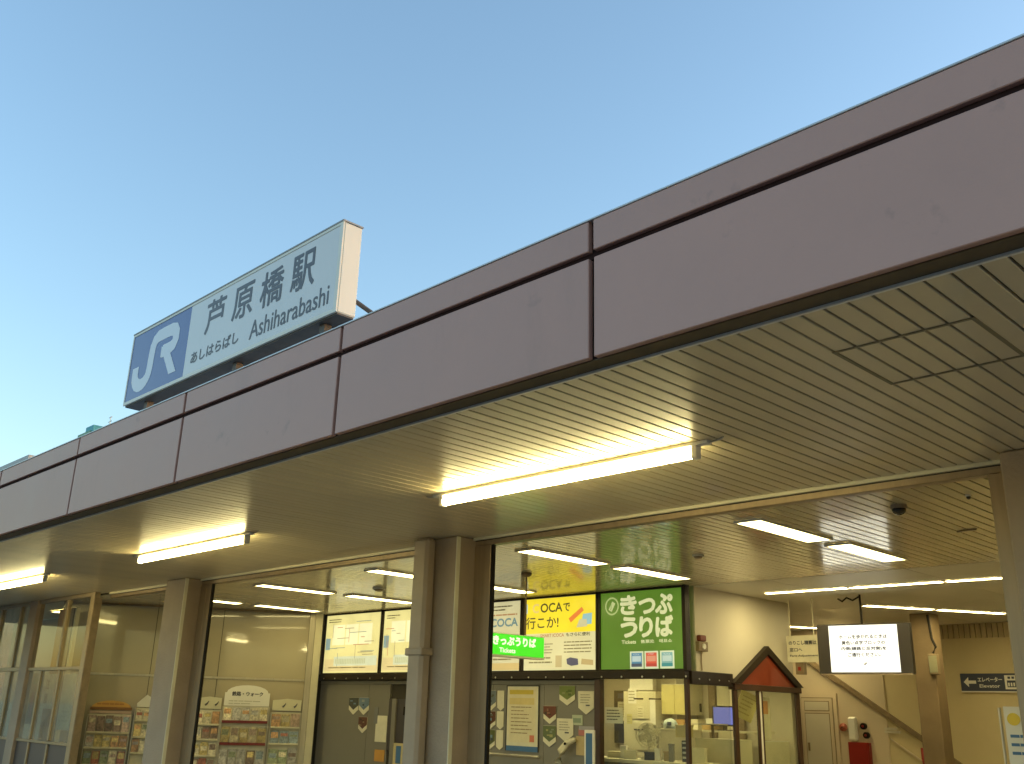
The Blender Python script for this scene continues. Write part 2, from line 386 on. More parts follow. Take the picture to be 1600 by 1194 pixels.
# ================================================================== roof sign
sg = thing('station_name_sign', 'long roof sign with a blue square and dark station name lettering', 'sign', (-8.56, 3.40, 4.10))
L, H, D = 3.345, 0.690, 0.165
cab = MB(); cab.box(0, L, 0.012, D, 0.0, H, c=0.008); cab.build('cabinet', M['signcab'], sg)
fr = MB(); fr.box(0, L, 0.0, 0.0118, 0, 0.028); fr.box(0, L, 0.0, 0.0118, H-0.022, H)
fr.box(0, 0.020, 0.0, 0.0118, 0.0285, H-0.0225); fr.box(L-0.035, L, 0.0, 0.0118, 0.0285, H-0.0225); fr.build('face_frame', M['signcab'], sg)
box('underside_plate', M['signunder'], sg, 0.01, L-0.01, 0.02, D-0.01, -0.012, -0.001)
box('top_strip', flat((0.30, 0.31, 0.32), 0.5), sg, -0.004, L+0.004, -0.004, D+0.004, H+0.001, H+0.012)
blk(sg, 0.0205, 1.133, 0.029, H-0.023, M['signblue'], y=0.004, name='blue_panel', t=0.006)
blk(sg, 1.1335, L-0.0355, 0.029, H-0.023, M['signwhite'], y=0.004, name='white_panel', t=0.006)
def glyph(ch, x0, x1, z0, z1, bold=0.020): text(sg, ch, x0, z0, z1-z0, M['ink'], y=0.0036, width=x1-x0, bold=bold)
glyph('芦', 1.425, 1.735, 0.325, 0.615); glyph('原', 1.865, 2.17, 0.320, 0.600)
glyph('橋', 2.285, 2.60, 0.310, 0.600); glyph('駅', 2.715, 3.02, 0.310, 0.600)
text(sg, 'あしはらばし', 1.245, 0.115, 0.098, M['ink'], y=0.0036, width=0.77, bold=0.030)
text(sg, 'Ashiharabashi', 2.185, 0.088, 0.150, M['ink'], y=0.0036, width=1.05, bold=0.012)
def ribbon(path, wd, y0, y1):
    b = MB(); pts = [Vector((p[0], 0, p[1])) for p in path]; Lp = []; Rp = []
    for i, p in enumerate(pts):
        d1 = (pts[i]-pts[i-1]).normalized() if i else (pts[1]-pts[0]).normalized()
        d2 = (pts[i+1]-pts[i]).normalized() if i < len(pts)-1 else d1
        d = (d1+d2).normalized(); nn = Vector((-d.z, 0, d.x)); k = wd/2/max(0.6, nn.dot(Vector((-d1.z, 0, d1.x))))
        Lp.append(p+nn*k); Rp.append(p-nn*k)
    n = len(pts)
    b.add([(q.x, y0, q.z) for q in Lp+Rp], [(i, i+1, n+i+1, n+i) for i in range(n-1)])
    return b
jp = [(0.155, 0.335), (0.155, 0.270)] + arcpts(0.300, 0.262, 0.145, 180, 360, 10, 0.125)[1:] + [(0.452, 0.40)] + [(0.462, 0.470), (0.490, 0.520), (0.545, 0.545), (0.62, 0.548), (0.80, 0.545)] + \
     [(0.862, 0.530), (0.895, 0.490), (0.898, 0.435), (0.870, 0.392), (0.81, 0.372), (0.66, 0.372)]
lg = ribbon(jp, 0.120, 0.0026, 0); lg.build('logo', M['logow'], sg)
b = MB(); b.add([(x, 0.0021, z) for x, z in [(0.64, 0.424), (0.64, 0.32), (0.70, 0.32), (0.855, 0.115), (0.985, 0.115), (0.80, 0.36)]], [(0, 1, 2, 5), (2, 3, 4, 5)]); b.build('logo', M['logow'], sg)
for x in (0.35, 1.9, 3.1):
    MB().tube([(x, 0.14, 0.02), (x+0.02, 0.62, -0.36)], 0.022, 8).build('support_brace', M['signunder'], sg)
    box('support_post', M['signunder'], sg, x-0.03, x+0.03, 0.06, 0.12, -0.245, -0.013)
MB().tube([(L-0.06, 0.17, 0.16), (L+0.25, 0.75, -0.23)], 0.018, 8).build('support_brace', M['signunder'], sg)

# ================================================================== canopy tube lights
t0 = thing('tube_light', 'x', 'tube light', (-5.68, 4.84, ZS))
LT = 2.36
bt = MB(); bt.prism([(0, 0), (0, 0)], 0, 0) if False else None
bt.box(-0.10, LT+0.10, -0.028, 0.028, -0.026, -0.004, c=0.003); bt.build('batten', M['white'], t0)
MB().tube([(0.02, 0, -0.072), (LT-0.02, 0, -0.072)], 0.030, 16).build('tube', M['tube'], t0, smooth=True)
for x in (0.0, LT):
    box('lamp_holder', M['white'], t0, x-0.02, x+0.02, -0.026, 0.026, -0.108, -0.0265, c=0.004)
MB().tube([(-0.10, 0, -0.022), (-0.18, 0.0, -0.010), (-0.20, 0, -0.001)], 0.006, 6).build('cable', M['steel'], t0)
MB().tube([(LT+0.10, 0, -0.022), (LT+0.18, 0.0, -0.010), (LT+0.20, 0, -0.001)], 0.006, 6).build('cable', M['steel'], t0)
TL = [(-5.68, 'bright fluorescent tube under the canopy, the longest, above the grey column with the downpipe'),
      (-10.98, 'fluorescent tube under the canopy, in front of the opening with leaflet racks'),
      (-16.22, 'fluorescent tube under the canopy cut off by the left edge of the photo'),
      ]
for i, (x, lb) in enumerate(TL):
    o = t0 if i == 0 else copy_tree(t0)
    o.location.x = x; o['label'] = lb; o['group'] = 'fluorescent tubes under the canopy'
tm = copy_tree(t0); tm.location.x = -0.38; tm['label'] = 'fluorescent tube under the canopy near the right edge of the roof'

# ================================================================== interior ceiling
cg = struct(MB().box(-18.5, -1.2, 6.521, 10.62, 3.170, 3.186).build('ceiling', M['gap']))
proto = board(M['ceil'], 6.522, 10.60, 'ceiling_board'); proto.parent = cg; first = True
i0 = int((-17.4-g0)/P)
for i in range(i0, int((-1.3-g0)/P)):
    o = proto if first else rep(proto); first = False
    o.location = (g0+(i+0.5)*P, 0, ZS+random.uniform(-0.0005, 0.0005)); o.rotation_euler = (0, random.uniform(-0.003, 0.003), 0)
c2 = struct(MB().box(-13.2, -1.2, 10.621, 19.0, 3.172, 3.186).build('ceiling', M['gap']))
for ix in range(7):
    for iy in range(5):
        x0 = -13.2+ix*1.72; y0 = 10.625+iy*1.67
        box('ceiling_panel', M['ceil2'], c2, x0, x0+1.712, y0, y0+1.662, ZS, 3.1715)

# recessed ceiling lights
cl = thing('ceiling_light', 'x', 'ceiling light', (0, 0, ZS))
f = MB(); f.box(-0.135, 0.135, -0.62, -0.60, -0.020, -0.001); f.box(-0.135, 0.135, 0.60, 0.62, -0.020, -0.001)
f.box(-0.135, -0.115, -0.5995, 0.5995, -0.020, -0.001); f.box(0.115, 0.135, -0.5995, 0.5995, -0.020, -0.001); f.build('frame', M['white'], cl)
box('diffuser', M['diff'], cl, -0.1145, 0.1145, -0.5985, 0.5985, -0.016, -0.002)
near = {-4.42: 'above the hanging screen', -7.08: 'above the green ticket sign', -9.70: 'above the yellow poster', -12.3: 'above the lit route maps', -14.93: 'above the leaflet racks'}
first = True
for x, wh in near.items():
    for y, r in ((7.78, 'nearer the street'), (9.30, 'farther inside')):
        o = cl if first else copy_tree(cl); first = False
        o.location = (x + (0.03 if y > 8 else 0), y, ZS)
        o['label'] = 'recessed ceiling light %s, the one of its pair %s' % (wh, r); o['group'] = 'recessed ceiling lights'
o = copy_tree(cl); o.location = (-19.2, 7.25, ZS-0.004); o.rotation_euler.z = math.pi/2  # extra unseen lamp, added to brighten the room behind the screen
o['label'] = 'added unseen ceiling light brightening the narrow room behind the far left glazed screen'; o['group'] = 'recessed ceiling lights'
# strip lights beyond
sl = thing('strip_light', 'x', 'strip light', (0, 0, ZS))
f = MB(); f.box(-0.58, 0.58, -0.065, -0.0555, -0.016, -0.001); f.box(-0.58, 0.58, 0.0555, 0.065, -0.016, -0.001); f.build('housing', M['white'], sl)
box('diffuser', M['strip'], sl, -0.565, 0.565, -0.055, 0.055, -0.010, -0.001)
box('end_cap', M['white'], sl, -0.58, -0.566, -0.055, 0.055, -0.016, -0.001); box('end_cap', M['white'], sl, 0.566, 0.58, -0.055, 0.055, -0.016, -0.001)
S = [(-6.42, 11.72, 0.03, 'long strip light of the inner row, nearest the gabled booth'), (-5.24, 11.76, 0.03, 'long strip light in the middle of the row above the hanging screen'),
     (-4.06, 11.80, 0.03, 'long strip light of the inner row, ending behind the doorway column'),
     (-6.31, 14.20, 1.03, 'slanting strip light behind the hanging screen, nearer end'), (-5.68, 15.25, 1.03, 'slanting strip light beyond the screen, farther one ending near the far wall'),
     (-9.13, 16.55, 1.03, 'short lit strip light seen left of the hanging screen above the notice')]
for i, (x, y, r, lb) in enumerate(S):
    o = sl if i == 0 else copy_tree(sl)
    o.location = (x, y, ZS); o.rotation_euler.z = r; o['label'] = lb; o['group'] = 'strip lights in the passage'

# small ceiling fittings
def disc(name, x, y, r, h, mt, label, cat, parts=True):
    t = thing(name, label, cat, (x, y, ZS))
    MB().tube([(0, 0, -0.001), (0, 0, -h*0.4)], r, 20).build('base', M['white'], t)
    MB().tube([(0, 0, -h*0.4-0.0005), (0, 0, -h*0.8), (0, 0, -h)], [r*0.8, r*0.6, r*0.2], 20).build('sensor', mt, t, smooth=True)
    return t
disc('smoke_detector', -11.19, 8.43, 0.09, 0.05, M['duct'], 'round detector on the ceiling above the lit route maps', 'smoke detector')
disc('smoke_detector', -5.86, 8.51, 0.06, 0.05, M['duct'], 'small round detector on the ceiling beside the green sign reflection', 'smoke detector')
disc('sprinkler', -2.64, 7.31, 0.022, 0.035, M['dkglass'], 'small dark sprinkler head near the right end of the ceiling', 'sprinkler')
dm = thing('security_camera', 'dark dome security camera on the ceiling near the doorway', 'camera', (-3.19, 7.36, ZS))
MB().tube([(0, 0, -0.001), (0, 0, -0.030)], 0.062, 24).build('housing', M['duct'], dm)
MB().tube([(0, 0, -0.031)] + [(0, 0, -0.031-0.048*math.sin(a)) for a in (0.3, 0.6, 0.9, 1.2, 1.45)], [0.055]+[0.055*math.cos(a) for a in (0.3, 0.6, 0.9, 1.2, 1.45)], 24).build('dome', M['dkglass'], dm, smooth=True)
cw = tag(MB().tube([(-3.10, 8.68, ZS-0.006), (-3.2, 8.66, ZS-0.010), (-3.28, 8.72, ZS-0.006)], 0.008, 6).build('cable', M['rail']), 'short bit of cable on the ceiling boards near the dome camera', 'cable')

# ================================================================== walls
# route map wall, y = 10.48
bw = struct(MB().box(-15.62, -7.60, 10.53, 10.62, 2.03, 3.149).build('wall', M['wallg']))
gw = struct(MB().box(-15.62, -8.905, 10.53, 10.60, 0.0, 2.028).build('wall', M['gap']))
for x0, x1 in ((-15.45, -14.0), (-14.0, -13.42), (-12.9, -11.7), (-11.7, -10.95), (-10.95, -9.9), (-9.9, -8.905)):
    box('wall_panel', M['wallg'], gw, x0+0.003, x1-0.003, 10.49, 10.529, 0.0, 1.925)
box('wall_panel', M['wallg'], gw, -15.45, -8.905, 10.485, 10.529, 1.931, 1.985)
# leaflet wall, oblique
A = Vector((-17.15, 6.95)); Bp = Vector((-15.26, 10.18)); LW = math.atan2(Bp.y-A.y, Bp.x-A.x); ux, uy = math.cos(LW), math.sin(LW)
lw = struct(MB().box(-0.55, 3.85, 0.06, 0.12, 0, ZS-0.001).build('wall', M['gap'])); lw.location = (A.x, A.y, 0); lw.rotation_euler.z = LW
for k, (a, b_) in enumerate(((-0.55, 0.985), (0.995, 2.10), (2.11, 3.60))):
    box('wall_panel', M['wallc'], lw, a, b_, 0.03+0.001*k, 0.059, 1.995, ZS-0.03)
    box('wall_panel', M['wallc'], lw, a, b_, 0.03+0.001*k, 0.059, 0.0, 1.955)
box('dado_rail', M['alu'], lw, -0.55, 3.60, 0.012, 0.058, 1.957, 1.993)
box('cornice', M['jamb'], lw, -0.55, 3.60, 0.0, 0.058, ZS-0.028, ZS-0.003)
box('corner_post', M['alu'], lw, 3.605, 3.70, -0.02, 0.059, 0, ZS-0.004); box('corner_post', M['trim'], lw, 3.705, 3.83, -0.035, 0.059, 0, ZS-0.004)
# office side wall (white, above the beam) and back walls
sw = struct(MB().box(-7.60, -7.41, 10.64, 12.97, 2.04, ZS-0.001).build('wall', M['wallw']))
ob = struct(MB().box(-13.2, -7.45, 12.98, 13.08, 0, ZS-0.001).build('wall', M['wallw']))
oc = struct(MB().box(-13.0, -7.62, 10.63, 12.97, 2.30, 2.34).build('ceiling', M['wallw']))
ol = struct(MB().box(-11.6, -11.5, 10.63, 12.97, 0, 2.29).build('wall', M['wally']))
# far end
fwl = struct(MB().box(-13.2, -1.1, 17.22, 17.4, 0, ZS-0.001).build('wall', M['wally']))
box('wall_panel', M['wallp'], fwl, -13.0, -8.05, 17.20, 17.219, 0, ZS-0.002) 
rb = MB()
for i in range(34): rb.box(-6.98+i*0.09, -6.98+i*0.09+0.06, 17.18, 17.2195, 2.915, ZS-0.002)
o = rb.build('ribbed_band', flat((0.50, 0.41, 0.24)), fwl); o['kind'] = 'stuff'
struct(MB().box(-13.3, -13.2, 13.1, 17.3, 0, ZS-0.001).build('wall', M['wallp']))
struct(MB().box(-1.2, -1.1, 6.6, 17.3, 0, ZS-0.001).build('wall', M['wally']))
# wall behind the screens at the far left
struct(MB().box(-24, -17.5, 7.9, 8.0, 0, ZS-0.001).build('wall', flat((0.42, 0.43, 0.36), 0.4)))
struct(MB().box(-24.0, -17.42, 6.53, 7.89, 3.152, 3.168).build('ceiling', M['ceil2']))
# far column
fc = struct(MB().box(-6.60, -6.28, 15.2, 15.52, 0, ZS-0.001, c=0.01).build('pillar', M['conc']))

# stair rail and door on the far wall
tag(MB().prism([(-9.5, 2.60), (-9.45, 2.66), (-5.2, -0.12), (-5.2, -0.22)], 17.12, 17.17).build('stair_rail', M['rail']), 'brown sloping stair rail running down the far ochre wall', 'rail')
tag(MB().prism([(-8.0, 1.26), (-8.0, 1.285), (-6.2, 0.13), (-6.2, 0.10)], 17.17, 17.195).build('skirting_rail', M['wallp']), 'thin pale sloping strip on the wall below the stair rail', 'rail')
dr = thing('side_door', 'pale door with a small upper panel on the far pinkish wall', 'door', (-9.66, 17.20, 0))
box('door_frame', M['wallp'], dr, -0.05, 0.72, -0.05, -0.001, 0, 2.02)
box('door_gap_shade', M['rail'], dr, 0.018, 0.652, -0.054, -0.0505, 0, 1.942); box('door_leaf', M['wallp'], dr, 0.03, 0.64, -0.068, -0.0545, 0, 1.93); box('panel_groove_shade', M['rail'], dr, 0.088, 0.582, -0.0705, -0.0685, 1.708, 1.882); box('panel_groove_shade', M['rail'], dr, 0.088, 0.582, -0.0705, -0.0685, 0.19, 1.672)  # gap and grooves are dark slips that paint in shadow lines
box('door_panel', M['wallw'], dr, 0.10, 0.57, -0.076, -0.071, 1.72, 1.87); box('door_panel', M['wallw'], dr, 0.10, 0.57, -0.076, -0.071, 0.2, 1.66)
box('handle', M['rail'], dr, 0.13, 0.16, -0.10, -0.077, 1.02, 1.16)
fb = thing('fire_cabinet', 'dark red fire hose cabinet against the far wall under two black knobs', 'fire cabinet', (-8.75, 17.2, 0))
box('cabinet_body', M['redp'], fb, 0, 0.38, -0.10, -0.001, 0.2, 1.20); box('cabinet_door', M['redp'], fb, 0.02, 0.36, -0.115, -0.1005, 0.22, 1.18)
tag(box('wall_cylinder', M['white'], None, -8.73, -8.57, 17.08, 17.18, 1.22, 1.62, c=0.03), 'white upright unit on the wall just above the red cabinet', 'unit')
kb = thing('alarm_button', 'upper of the two black knobs right of the white unit', 'alarm button', (-8.47, 17.2, 1.47), 0, 'black knobs above the red cabinet')
MB().tube([(0, -0.001, 0), (0, -0.06, 0)], 0.055, 14).build('knob', M['black'], kb); MB().tube([(0, -0.0605, 0), (0, -0.075, 0)], 0.02, 10).build('button', M['redp'], kb)
k2 = copy_tree(kb); k2.location = (-8.43, 17.2, 1.32); k2['label'] = 'lower of the two black knobs, directly over the red cabinet'
bl = thing('alarm_bell', 'small round red bell on the pinkish wall left of the white unit', 'bell', (-8.86, 17.2, 1.44))
MB().tube([(0, -0.001, 0), (0, -0.03, 0), (0, -0.06, 0)], [0.07, 0.07, 0.03], 16).build('gong', flat((0.35, 0.09, 0.05)), bl); MB().tube([(0, -0.061, 0), (0, -0.08, 0)], 0.012, 8).build('boss', M['black'], bl)
mx_ = thing('wall_plate', 'pair of faint pale wall plates right of the knobs on the ochre wall', 'wall plate', (-8.1, 17.2, 1.40))
box('plate', M['wallw'], mx_, 0, 0.22, -0.022, -0.001, 0.02, 0.06); box('plate', M['wallw'], mx_, 0.0, 0.28, -0.022, -0.001, -0.03, 0.01)
# control box with cable on the far column
eb = thing('junction_box', 'grey junction box with a dark cable hanging on the brown passage column', 'junction box', (-6.26, 15.2, 2.24))
box('case', M['rail'], eb, -0.09, 0.06, -0.08, -0.001, 0, 0.30, c=0.01); box('cover', flat((0.22, 0.21, 0.13)), eb, -0.075, 0.045, -0.088, -0.0805, 0.03, 0.27)
MB().tube([(-0.02, -0.03, 0.31), (0.03, -0.03, 0.40), (-0.02, -0.02, 0.52), (-0.05, -0.02, 0.88)], 0.02, 8).build('cable', M['black'], eb)
tag(MB().tube([(-6.62, 15.3, 0.9), (-6.62, 15.24, 1.05), (-6.62, 15.24, 1.2)], 0.03, 8).build('fire_extinguisher_hose', M['redp']), 'dark red hose end on the left edge of the brown passage column', 'hose')

# ================================================================== ticket office front: beam, mullions, gable
of = thing('ticket_office', 'dark framed glass ticket office with a small red gable over its gate window', 'ticket office')
box('beam', M['beam'], of, -15.45, -7.405, 10.37, 10.489, 1.995, 2.095, c=0.006)
box('side_beam', M['beam'], of, -7.44, -7.38, 10.495, 11.42, 1.935, 2.095, c=0.006)
box('upper_post', M['beam'], of, -7.422, -7.385, 10.40, 10.50, 2.0955, ZS-0.002)
bolts = MB()
for i in range(24): bolts.tube([(-15.2+i*0.34, 10.37, 2.02), (-15.2+i*0.34, 10.362, 2.02)], 0.012, 8)
for i in range(4): bolts.tube([(-7.38, 10.65+i*0.22, 2.0), (-7.372, 10.65+i*0.22, 2.0)], 0.010, 8)
bo = bolts.build('bolt', M['steel'], of); bo['kind'] = 'stuff'
def mul(x0, x1, y0, y1, z0, z1, name='mullion', m='mull'): return box(name, M[m], of, x0, x1, y0, y1, z0, z1, c=0.004)
mul(-8.90, -8.80, 10.40, 10.49, 0, 1.994)
mul(-7.46, -7.41, 10.43, 10.49, 0, 1.994)
box('pane', M['glass'], of, -8.799, -7.461, 10.455, 10.463, 0.86, 1.993)
box('pane', M['glass'], of, -7.438, -7.430, 10.492, 11.40, 0.86, 1.934)
box('sill', M['mull'], of, -8.80, -7.461, 10.40, 10.49, 0.80, 0.858)
gy = 11.42
for a, b_ in ((11.43, 11.52), (12.01, 12.045), (12.095, 12.13), (13.02, 13.11)): mul(-7.425, -7.385, a, b_, 0, 1.90)
box('mullion_strip', M['white'], of, -7.42, -7.39, 12.046, 12.094, 0, 1.898)
box('head_rail', M['mull'], of, -7.465, -7.355, 11.42, 13.12, 1.9005, 1.975, c=0.004)
box('sill', M['mull'], of, -7.46, -7.36, 11.531, 12.999, 0.90, 0.955)
box('pane', M['glass'], of, -7.415, -7.407, 11.531, 11.999, 0.956, 1.899); box('pane', M['glass'], of, -7.415, -7.407, 12.141, 12.999, 0.956, 1.899)
def yzprism(poly, x0, x1, name, mt):
    n = len(poly); vs = [(x0, p[0], p[1]) for p in poly]+[(x1, p[0], p[1]) for p in poly]
    return MB().add(vs, [tuple(range(n)), tuple(reversed(range(n, 2*n)))]+[(i, i+n, (i+1) % n+n, (i+1) % n) for i in range(n)]).build(name, mt, of)
yzprism([(11.56, 1.978), (12.98, 1.978), (12.27, 2.38)], -7.40, -7.375, 'gable_board', M['red'])
yzprism([(11.38, 1.978), (11.55, 1.978), (12.27, 2.39), (12.99, 1.978), (13.16, 1.978), (12.27, 2.50)], -7.44, -7.34, 'gable_frame', M['beam'])
for y in (13.3,): pass

# things seen inside the office
def ob_(name, label, cat, x, y, z, rz=0): return thing(name, label, cat, (x, y, z), rz)
ct = thing('counter', 'pale office counter running behind the ticket window glass', 'counter', (-10.9, 10.75, -0.07))
box('top', M['paper'], ct, 0, 3.3, 0, 0.62, 1.02, 1.06); box('front', M['wallg'], ct, 0.02, 3.28, 0.02, 0.05, 0, 1.019)
box('shelf_top', M['trim'], ct, 1.5, 3.3, 1.45, 2.0, 1.42, 1.445)
nb = thing('notice_board', 'dark notice board with a pinned cream sheet behind the office glass', 'notice board', (-10.62, 12.95, 1.12))
box('board', M['plastic_b'], nb, 0, 0.46, -0.04, -0.001, 0, 0.80); blk(nb, 0.08, 0.38, 0.34, 0.63, M['paper'], y=-0.046, name='sheet'); blk(nb, 0.08, 0.36, 0.68, 0.76, M['navy'], y=-0.046, name='sheet')
lines(nb, 0.11, 0.35, 0.38, 0.60, 6, flat((0.35, 0.33, 0.2)), y=-0.049)
wn = thing('window_notice', 'small white notice stuck inside the lower left of the office glass', 'notice', (-8.77, 10.472, 1.44))
blk(wn, 0, 0.30, 0, 0.20, M['white'], y=0, name='sheet'); lines(wn, 0.03, 0.27, 0.03, 0.18, 4, M['ink'], y=-0.003)
# fan
fn = thing('electric_fan', 'cream round desk fan standing behind the office glass', 'fan', (-8.62, 11.2, 0.99), 0.6)
MB().tube([(0, 0, 0), (0, 0, 0.03)], 0.11, 20).build('base', M['paper'], fn); MB().tube([(0, 0.03, 0.03), (0, 0.03, 0.26)], 0.02, 10).build('stem', M['paper'], fn)
cgm = MB()
for r in (0.05, 0.09, 0.13, 0.165): cgm.tube([(r*math.cos(a), -0.05+0.1*(r/0.165)**2*0.4, 0.30+r*math.sin(a)) for a in [2*math.pi*k/20 for k in range(21)]], 0.007, 5)
for k in range(18):
    a = 2*math.pi*k/18; cgm.tube([(0.02*math.cos(a), -0.055, 0.30+0.02*math.sin(a)), (0.165*math.cos(a), -0.01, 0.30+0.165*math.sin(a))], 0.0045, 4)
cgm.build('guard', M['paper'], fn); MB().tube([(0, -0.02, 0.30), (0, 0.09, 0.30)], 0.05, 14).build('motor', M['paper'], fn)
for k in range(4):
    a = k*math.pi/2+0.4; bb = MB(); ca, sa = math.cos(a), math.sin(a)
    q = [(0.03, -0.03), (0.14, -0.06), (0.15, 0.04), (0.04, 0.03)]
    bb.add([(u*ca-v_*sa, 0.005+0.02*(v_ > 0), 0.30+u*sa+v_*ca) for u, v_ in q]+[(u*ca-v_*sa, 0.009+0.02*(v_ > 0), 0.30+u*sa+v_*ca) for u, v_ in q], [(0, 1, 2, 3), (7, 6, 5, 4), (0, 4, 5, 1), (1, 5, 6, 2), (2, 6, 7, 3), (3, 7, 4, 0)]); bb.build('blade', flat((0.60, 0.56, 0.40)), fn)
# computer
cp = thing('computer_monitor', 'small monitor with a blue screen on the office shelf', 'monitor', (-8.12, 12.3, 1.376), 0.5)
box('casing', M['plastic_b'], cp, -0.17, 0.17, 0, 0.05, 0.06, 0.33, c=0.008); box('screen', lit((0.16, 0.18, 0.55), 0.9), cp, -0.15, 0.15, -0.004, -0.0005, 0.08, 0.31)
box('stand', M['plastic_b'], cp, -0.03, 0.03, 0.02, 0.05, 0.0, 0.059); box('foot', M['plastic_b'], cp, -0.10, 0.10, -0.05, 0.10, 0.0, 0.012)
# boxes, binders, papers, cabinets
def carton(name, lab, x, y, z, w_, d, h, m_, rz=0.0, cat='box'):
    t = thing(name, lab, cat, (x, y, z), rz); box('body', m_, t, 0, w_, 0, d, 0, h, c=0.004); box('lid', m_, t, -0.004, w_+0.004, -0.004, d+0.004, h+0.0005, h+0.02); return t
carton('cardboard_box', 'small tan box on the office shelf left of the blue monitor', -9.06, 12.35, 1.376, 0.20, 0.2, 0.11, flat((0.45, 0.26, 0.07)))
carton('carton', 'cream carton beside the tan box on the office shelf', -8.78, 12.35, 1.376, 0.17, 0.2, 0.12, M['paper'])
carton('office_machine', 'large cream office machine on the counter in the middle of the glass', -8.86, 11.75, 0.9, 0.50, 0.35, 0.46, M['paper'], 0.15, 'machine')
carton('office_machine', 'wide cream cabinet on the counter beneath the blue monitor', -8.10, 11.55, 0.8, 0.66, 0.35, 0.46, M['trim'], -0.05, 'machine')
carton('telephone', 'cream desk telephone at the left end of the office counter', -9.18, 11.0, 0.99, 0.26, 0.2, 0.06, M['paper'], 0.3, 'telephone')
fcab = thing('filing_cabinet', 'tall cream cabinet against the office back wall', 'cabinet', (-10.13, 12.55, 0))
box('body', M['paper'], fcab, 0, 0.62, 0, 0.40, 0, 1.90)
for z in (1.50, 1.05, 0.6, 0.15):
    d = box('drawer', M['trim'], fcab, 0.02, 0.60, -0.018, -0.001, z, z+0.38); box('handle', M['plastic_b'], d, 0.22, 0.40, -0.03, -0.0185, z+0.28, z+0.30)
hb_ = thing('hanging_bag', 'pale sheet hanging from a dark hook bar inside the office', 'bag', (-9.60, 12.50, 1.30))
box('hook_bar', M['black'], hb_, 0, 0.22, 0, 0.02, 0.48, 0.50); box('sheet', M['white'], hb_, 0.03, 0.13, -0.01, 0.0, 0.12, 0.479)
cb = thing('cupboard', 'yellowish wall cupboard in the upper middle of the office window', 'cupboard', (-9.43, 12.6, 1.57))
box('body', M['trim'], cb, 0, 0.50, 0, 0.36, 0, 0.44); box('door', flat((0.62, 0.56, 0.24)), cb, 0.01, 0.245, -0.016, -0.001, 0.01, 0.43); box('door', flat((0.62, 0.56, 0.24)), cb, 0.255, 0.49, -0.016, -0.001, 0.01, 0.43)
pc = thing('office_post', 'brown door post with a dark handle inside the office right of the cupboard', 'post', (-8.79, 12.9, 0))
box('post', M['rail'], pc, 0, 0.12, 0, 0.06, 0, 2.2); box('door_leaf', M['trim'], pc, 0.14, 0.50, 0.02, 0.05, 0, 2.0); box('handle', M['black'], pc, -0.16, -0.12, -0.03, -0.005, 1.62, 1.74)
box('post', M['rail'], pc, 0.52, 0.60, 0, 0.06, 0, 2.0)
bn = thing('binder', 'black ring binder spine standing on the office counter', 'binder', (-8.00, 11.1, 0.99), 0.5)
box('cover', M['plastic_b'], bn, 0, 0.06, 0, 0.22, 0, 0.26)
for z in (0.04, 0.10, 0.16, 0.22): box('label', M['steel'], bn, 0.008, 0.052, -0.003, -0.0005, z, z+0.025)
bs = thing('panel_stand', 'upright blue panel in a pale frame standing at the office mullion', 'stand', (-8.90, 10.20, 0.80))
box('frame', M['white'], bs, 0, 0.17, 0, 0.03, 0, 0.55, c=0.006); blk(bs, 0.03, 0.14, 0.03, 0.51, M['blue_p'], y=-0.003, name='panel')
fchart = thing('fare_chart', 'pale yellow sheet hanging askew inside the gabled booth window', 'sheet', (-7.62, 12.15, 1.70), math.pi/2)
fchart.rotation_euler = (0, math.radians(24), math.radians(50))
blk(fchart, -0.17, 0.10, -0.19, 0.17, flat((0.70, 0.62, 0.22)), y=0, name='sheet', t=0.004); lines(fchart, -0.13, 0.07, -0.14, 0.13, 5, flat((0.45, 0.38, 0.1)), y=-0.004)
bp_ = thing('booth_poster', 'cream poster with an orange patch in the right booth window', 'poster', (-7.52, 12.22, 1.28), math.pi/2)
blk(bp_, 0, 0.30, 0, 0.55, M['paper'], y=0, name='sheet'); blk(bp_, 0.05, 0.24, 0.33, 0.50, flat((0.60, 0.25, 0.08)), y=-0.003)
bb_ = thing('booth_blind', 'plain pale lower board behind the right booth window', 'board', (-7.50, 12.20, 0.95), math.pi/2)
box('board', M['trim'], bb_, 0, 0.74, 0, 0.02, 0, 0.30); box('edge', M['white'], bb_, 0, 0.74, -0.003, 0.023, 0.3005, 0.312)
b2 = thing('booth_desk_screen', 'pale boxy terminal at the foot of the left booth window', 'terminal', (-7.85, 11.75, 0.95), math.pi/2)
box('case', M['paper'], b2, -0.2, 0.2, 0, 0.25, 0, 0.24, c=0.02); box('glass', M['white'], b2, -0.15, 0.17, -0.006, -0.0005, 0.04, 0.21)
sh = thing('booth_shelf', 'thin bright shelf edge across the left booth window', 'shelf', (-7.9, 11.55, 1.45), math.pi/2)
box('shelf_plate', M['steel'], sh, 0, 0.5, 0, 0.25, 0, 0.015); box('bracket', M['mull'], sh, 0.28, 0.31, 0.1, 0.13, -0.5, -0.001)
for i, (x, y) in enumerate(((-8.45, 11.7), (-9.9, 11.9))):
    o = copy_tree(cl); o.location = (x, y, 2.298); o.rotation_euler.z = math.pi/2
    
    for c in o.children:
        if c.name.startswith('diffuser'):
            c.data = c.data.copy(); c.data.materials[0] = M['odiff']
    o['label'] = ('ceiling light inside the glass ticket office, over the computer', 'ceiling light inside the glass ticket office, over the notice board')[i]; o['group'] = 'lights inside the ticket office'
gp_ = thing('office_column', 'plain grey green column at the back of the office beside the cupboard', 'column', (-9.26, 12.75, 0))
box('shaft', M['wallg'], gp_, 0, 0.24, 0, 0.2, 0, 2.29); box('base', M['plastic_b'], gp_, -0.01, 0.25, -0.01, 0.2, 0, 0.0995) if False else None
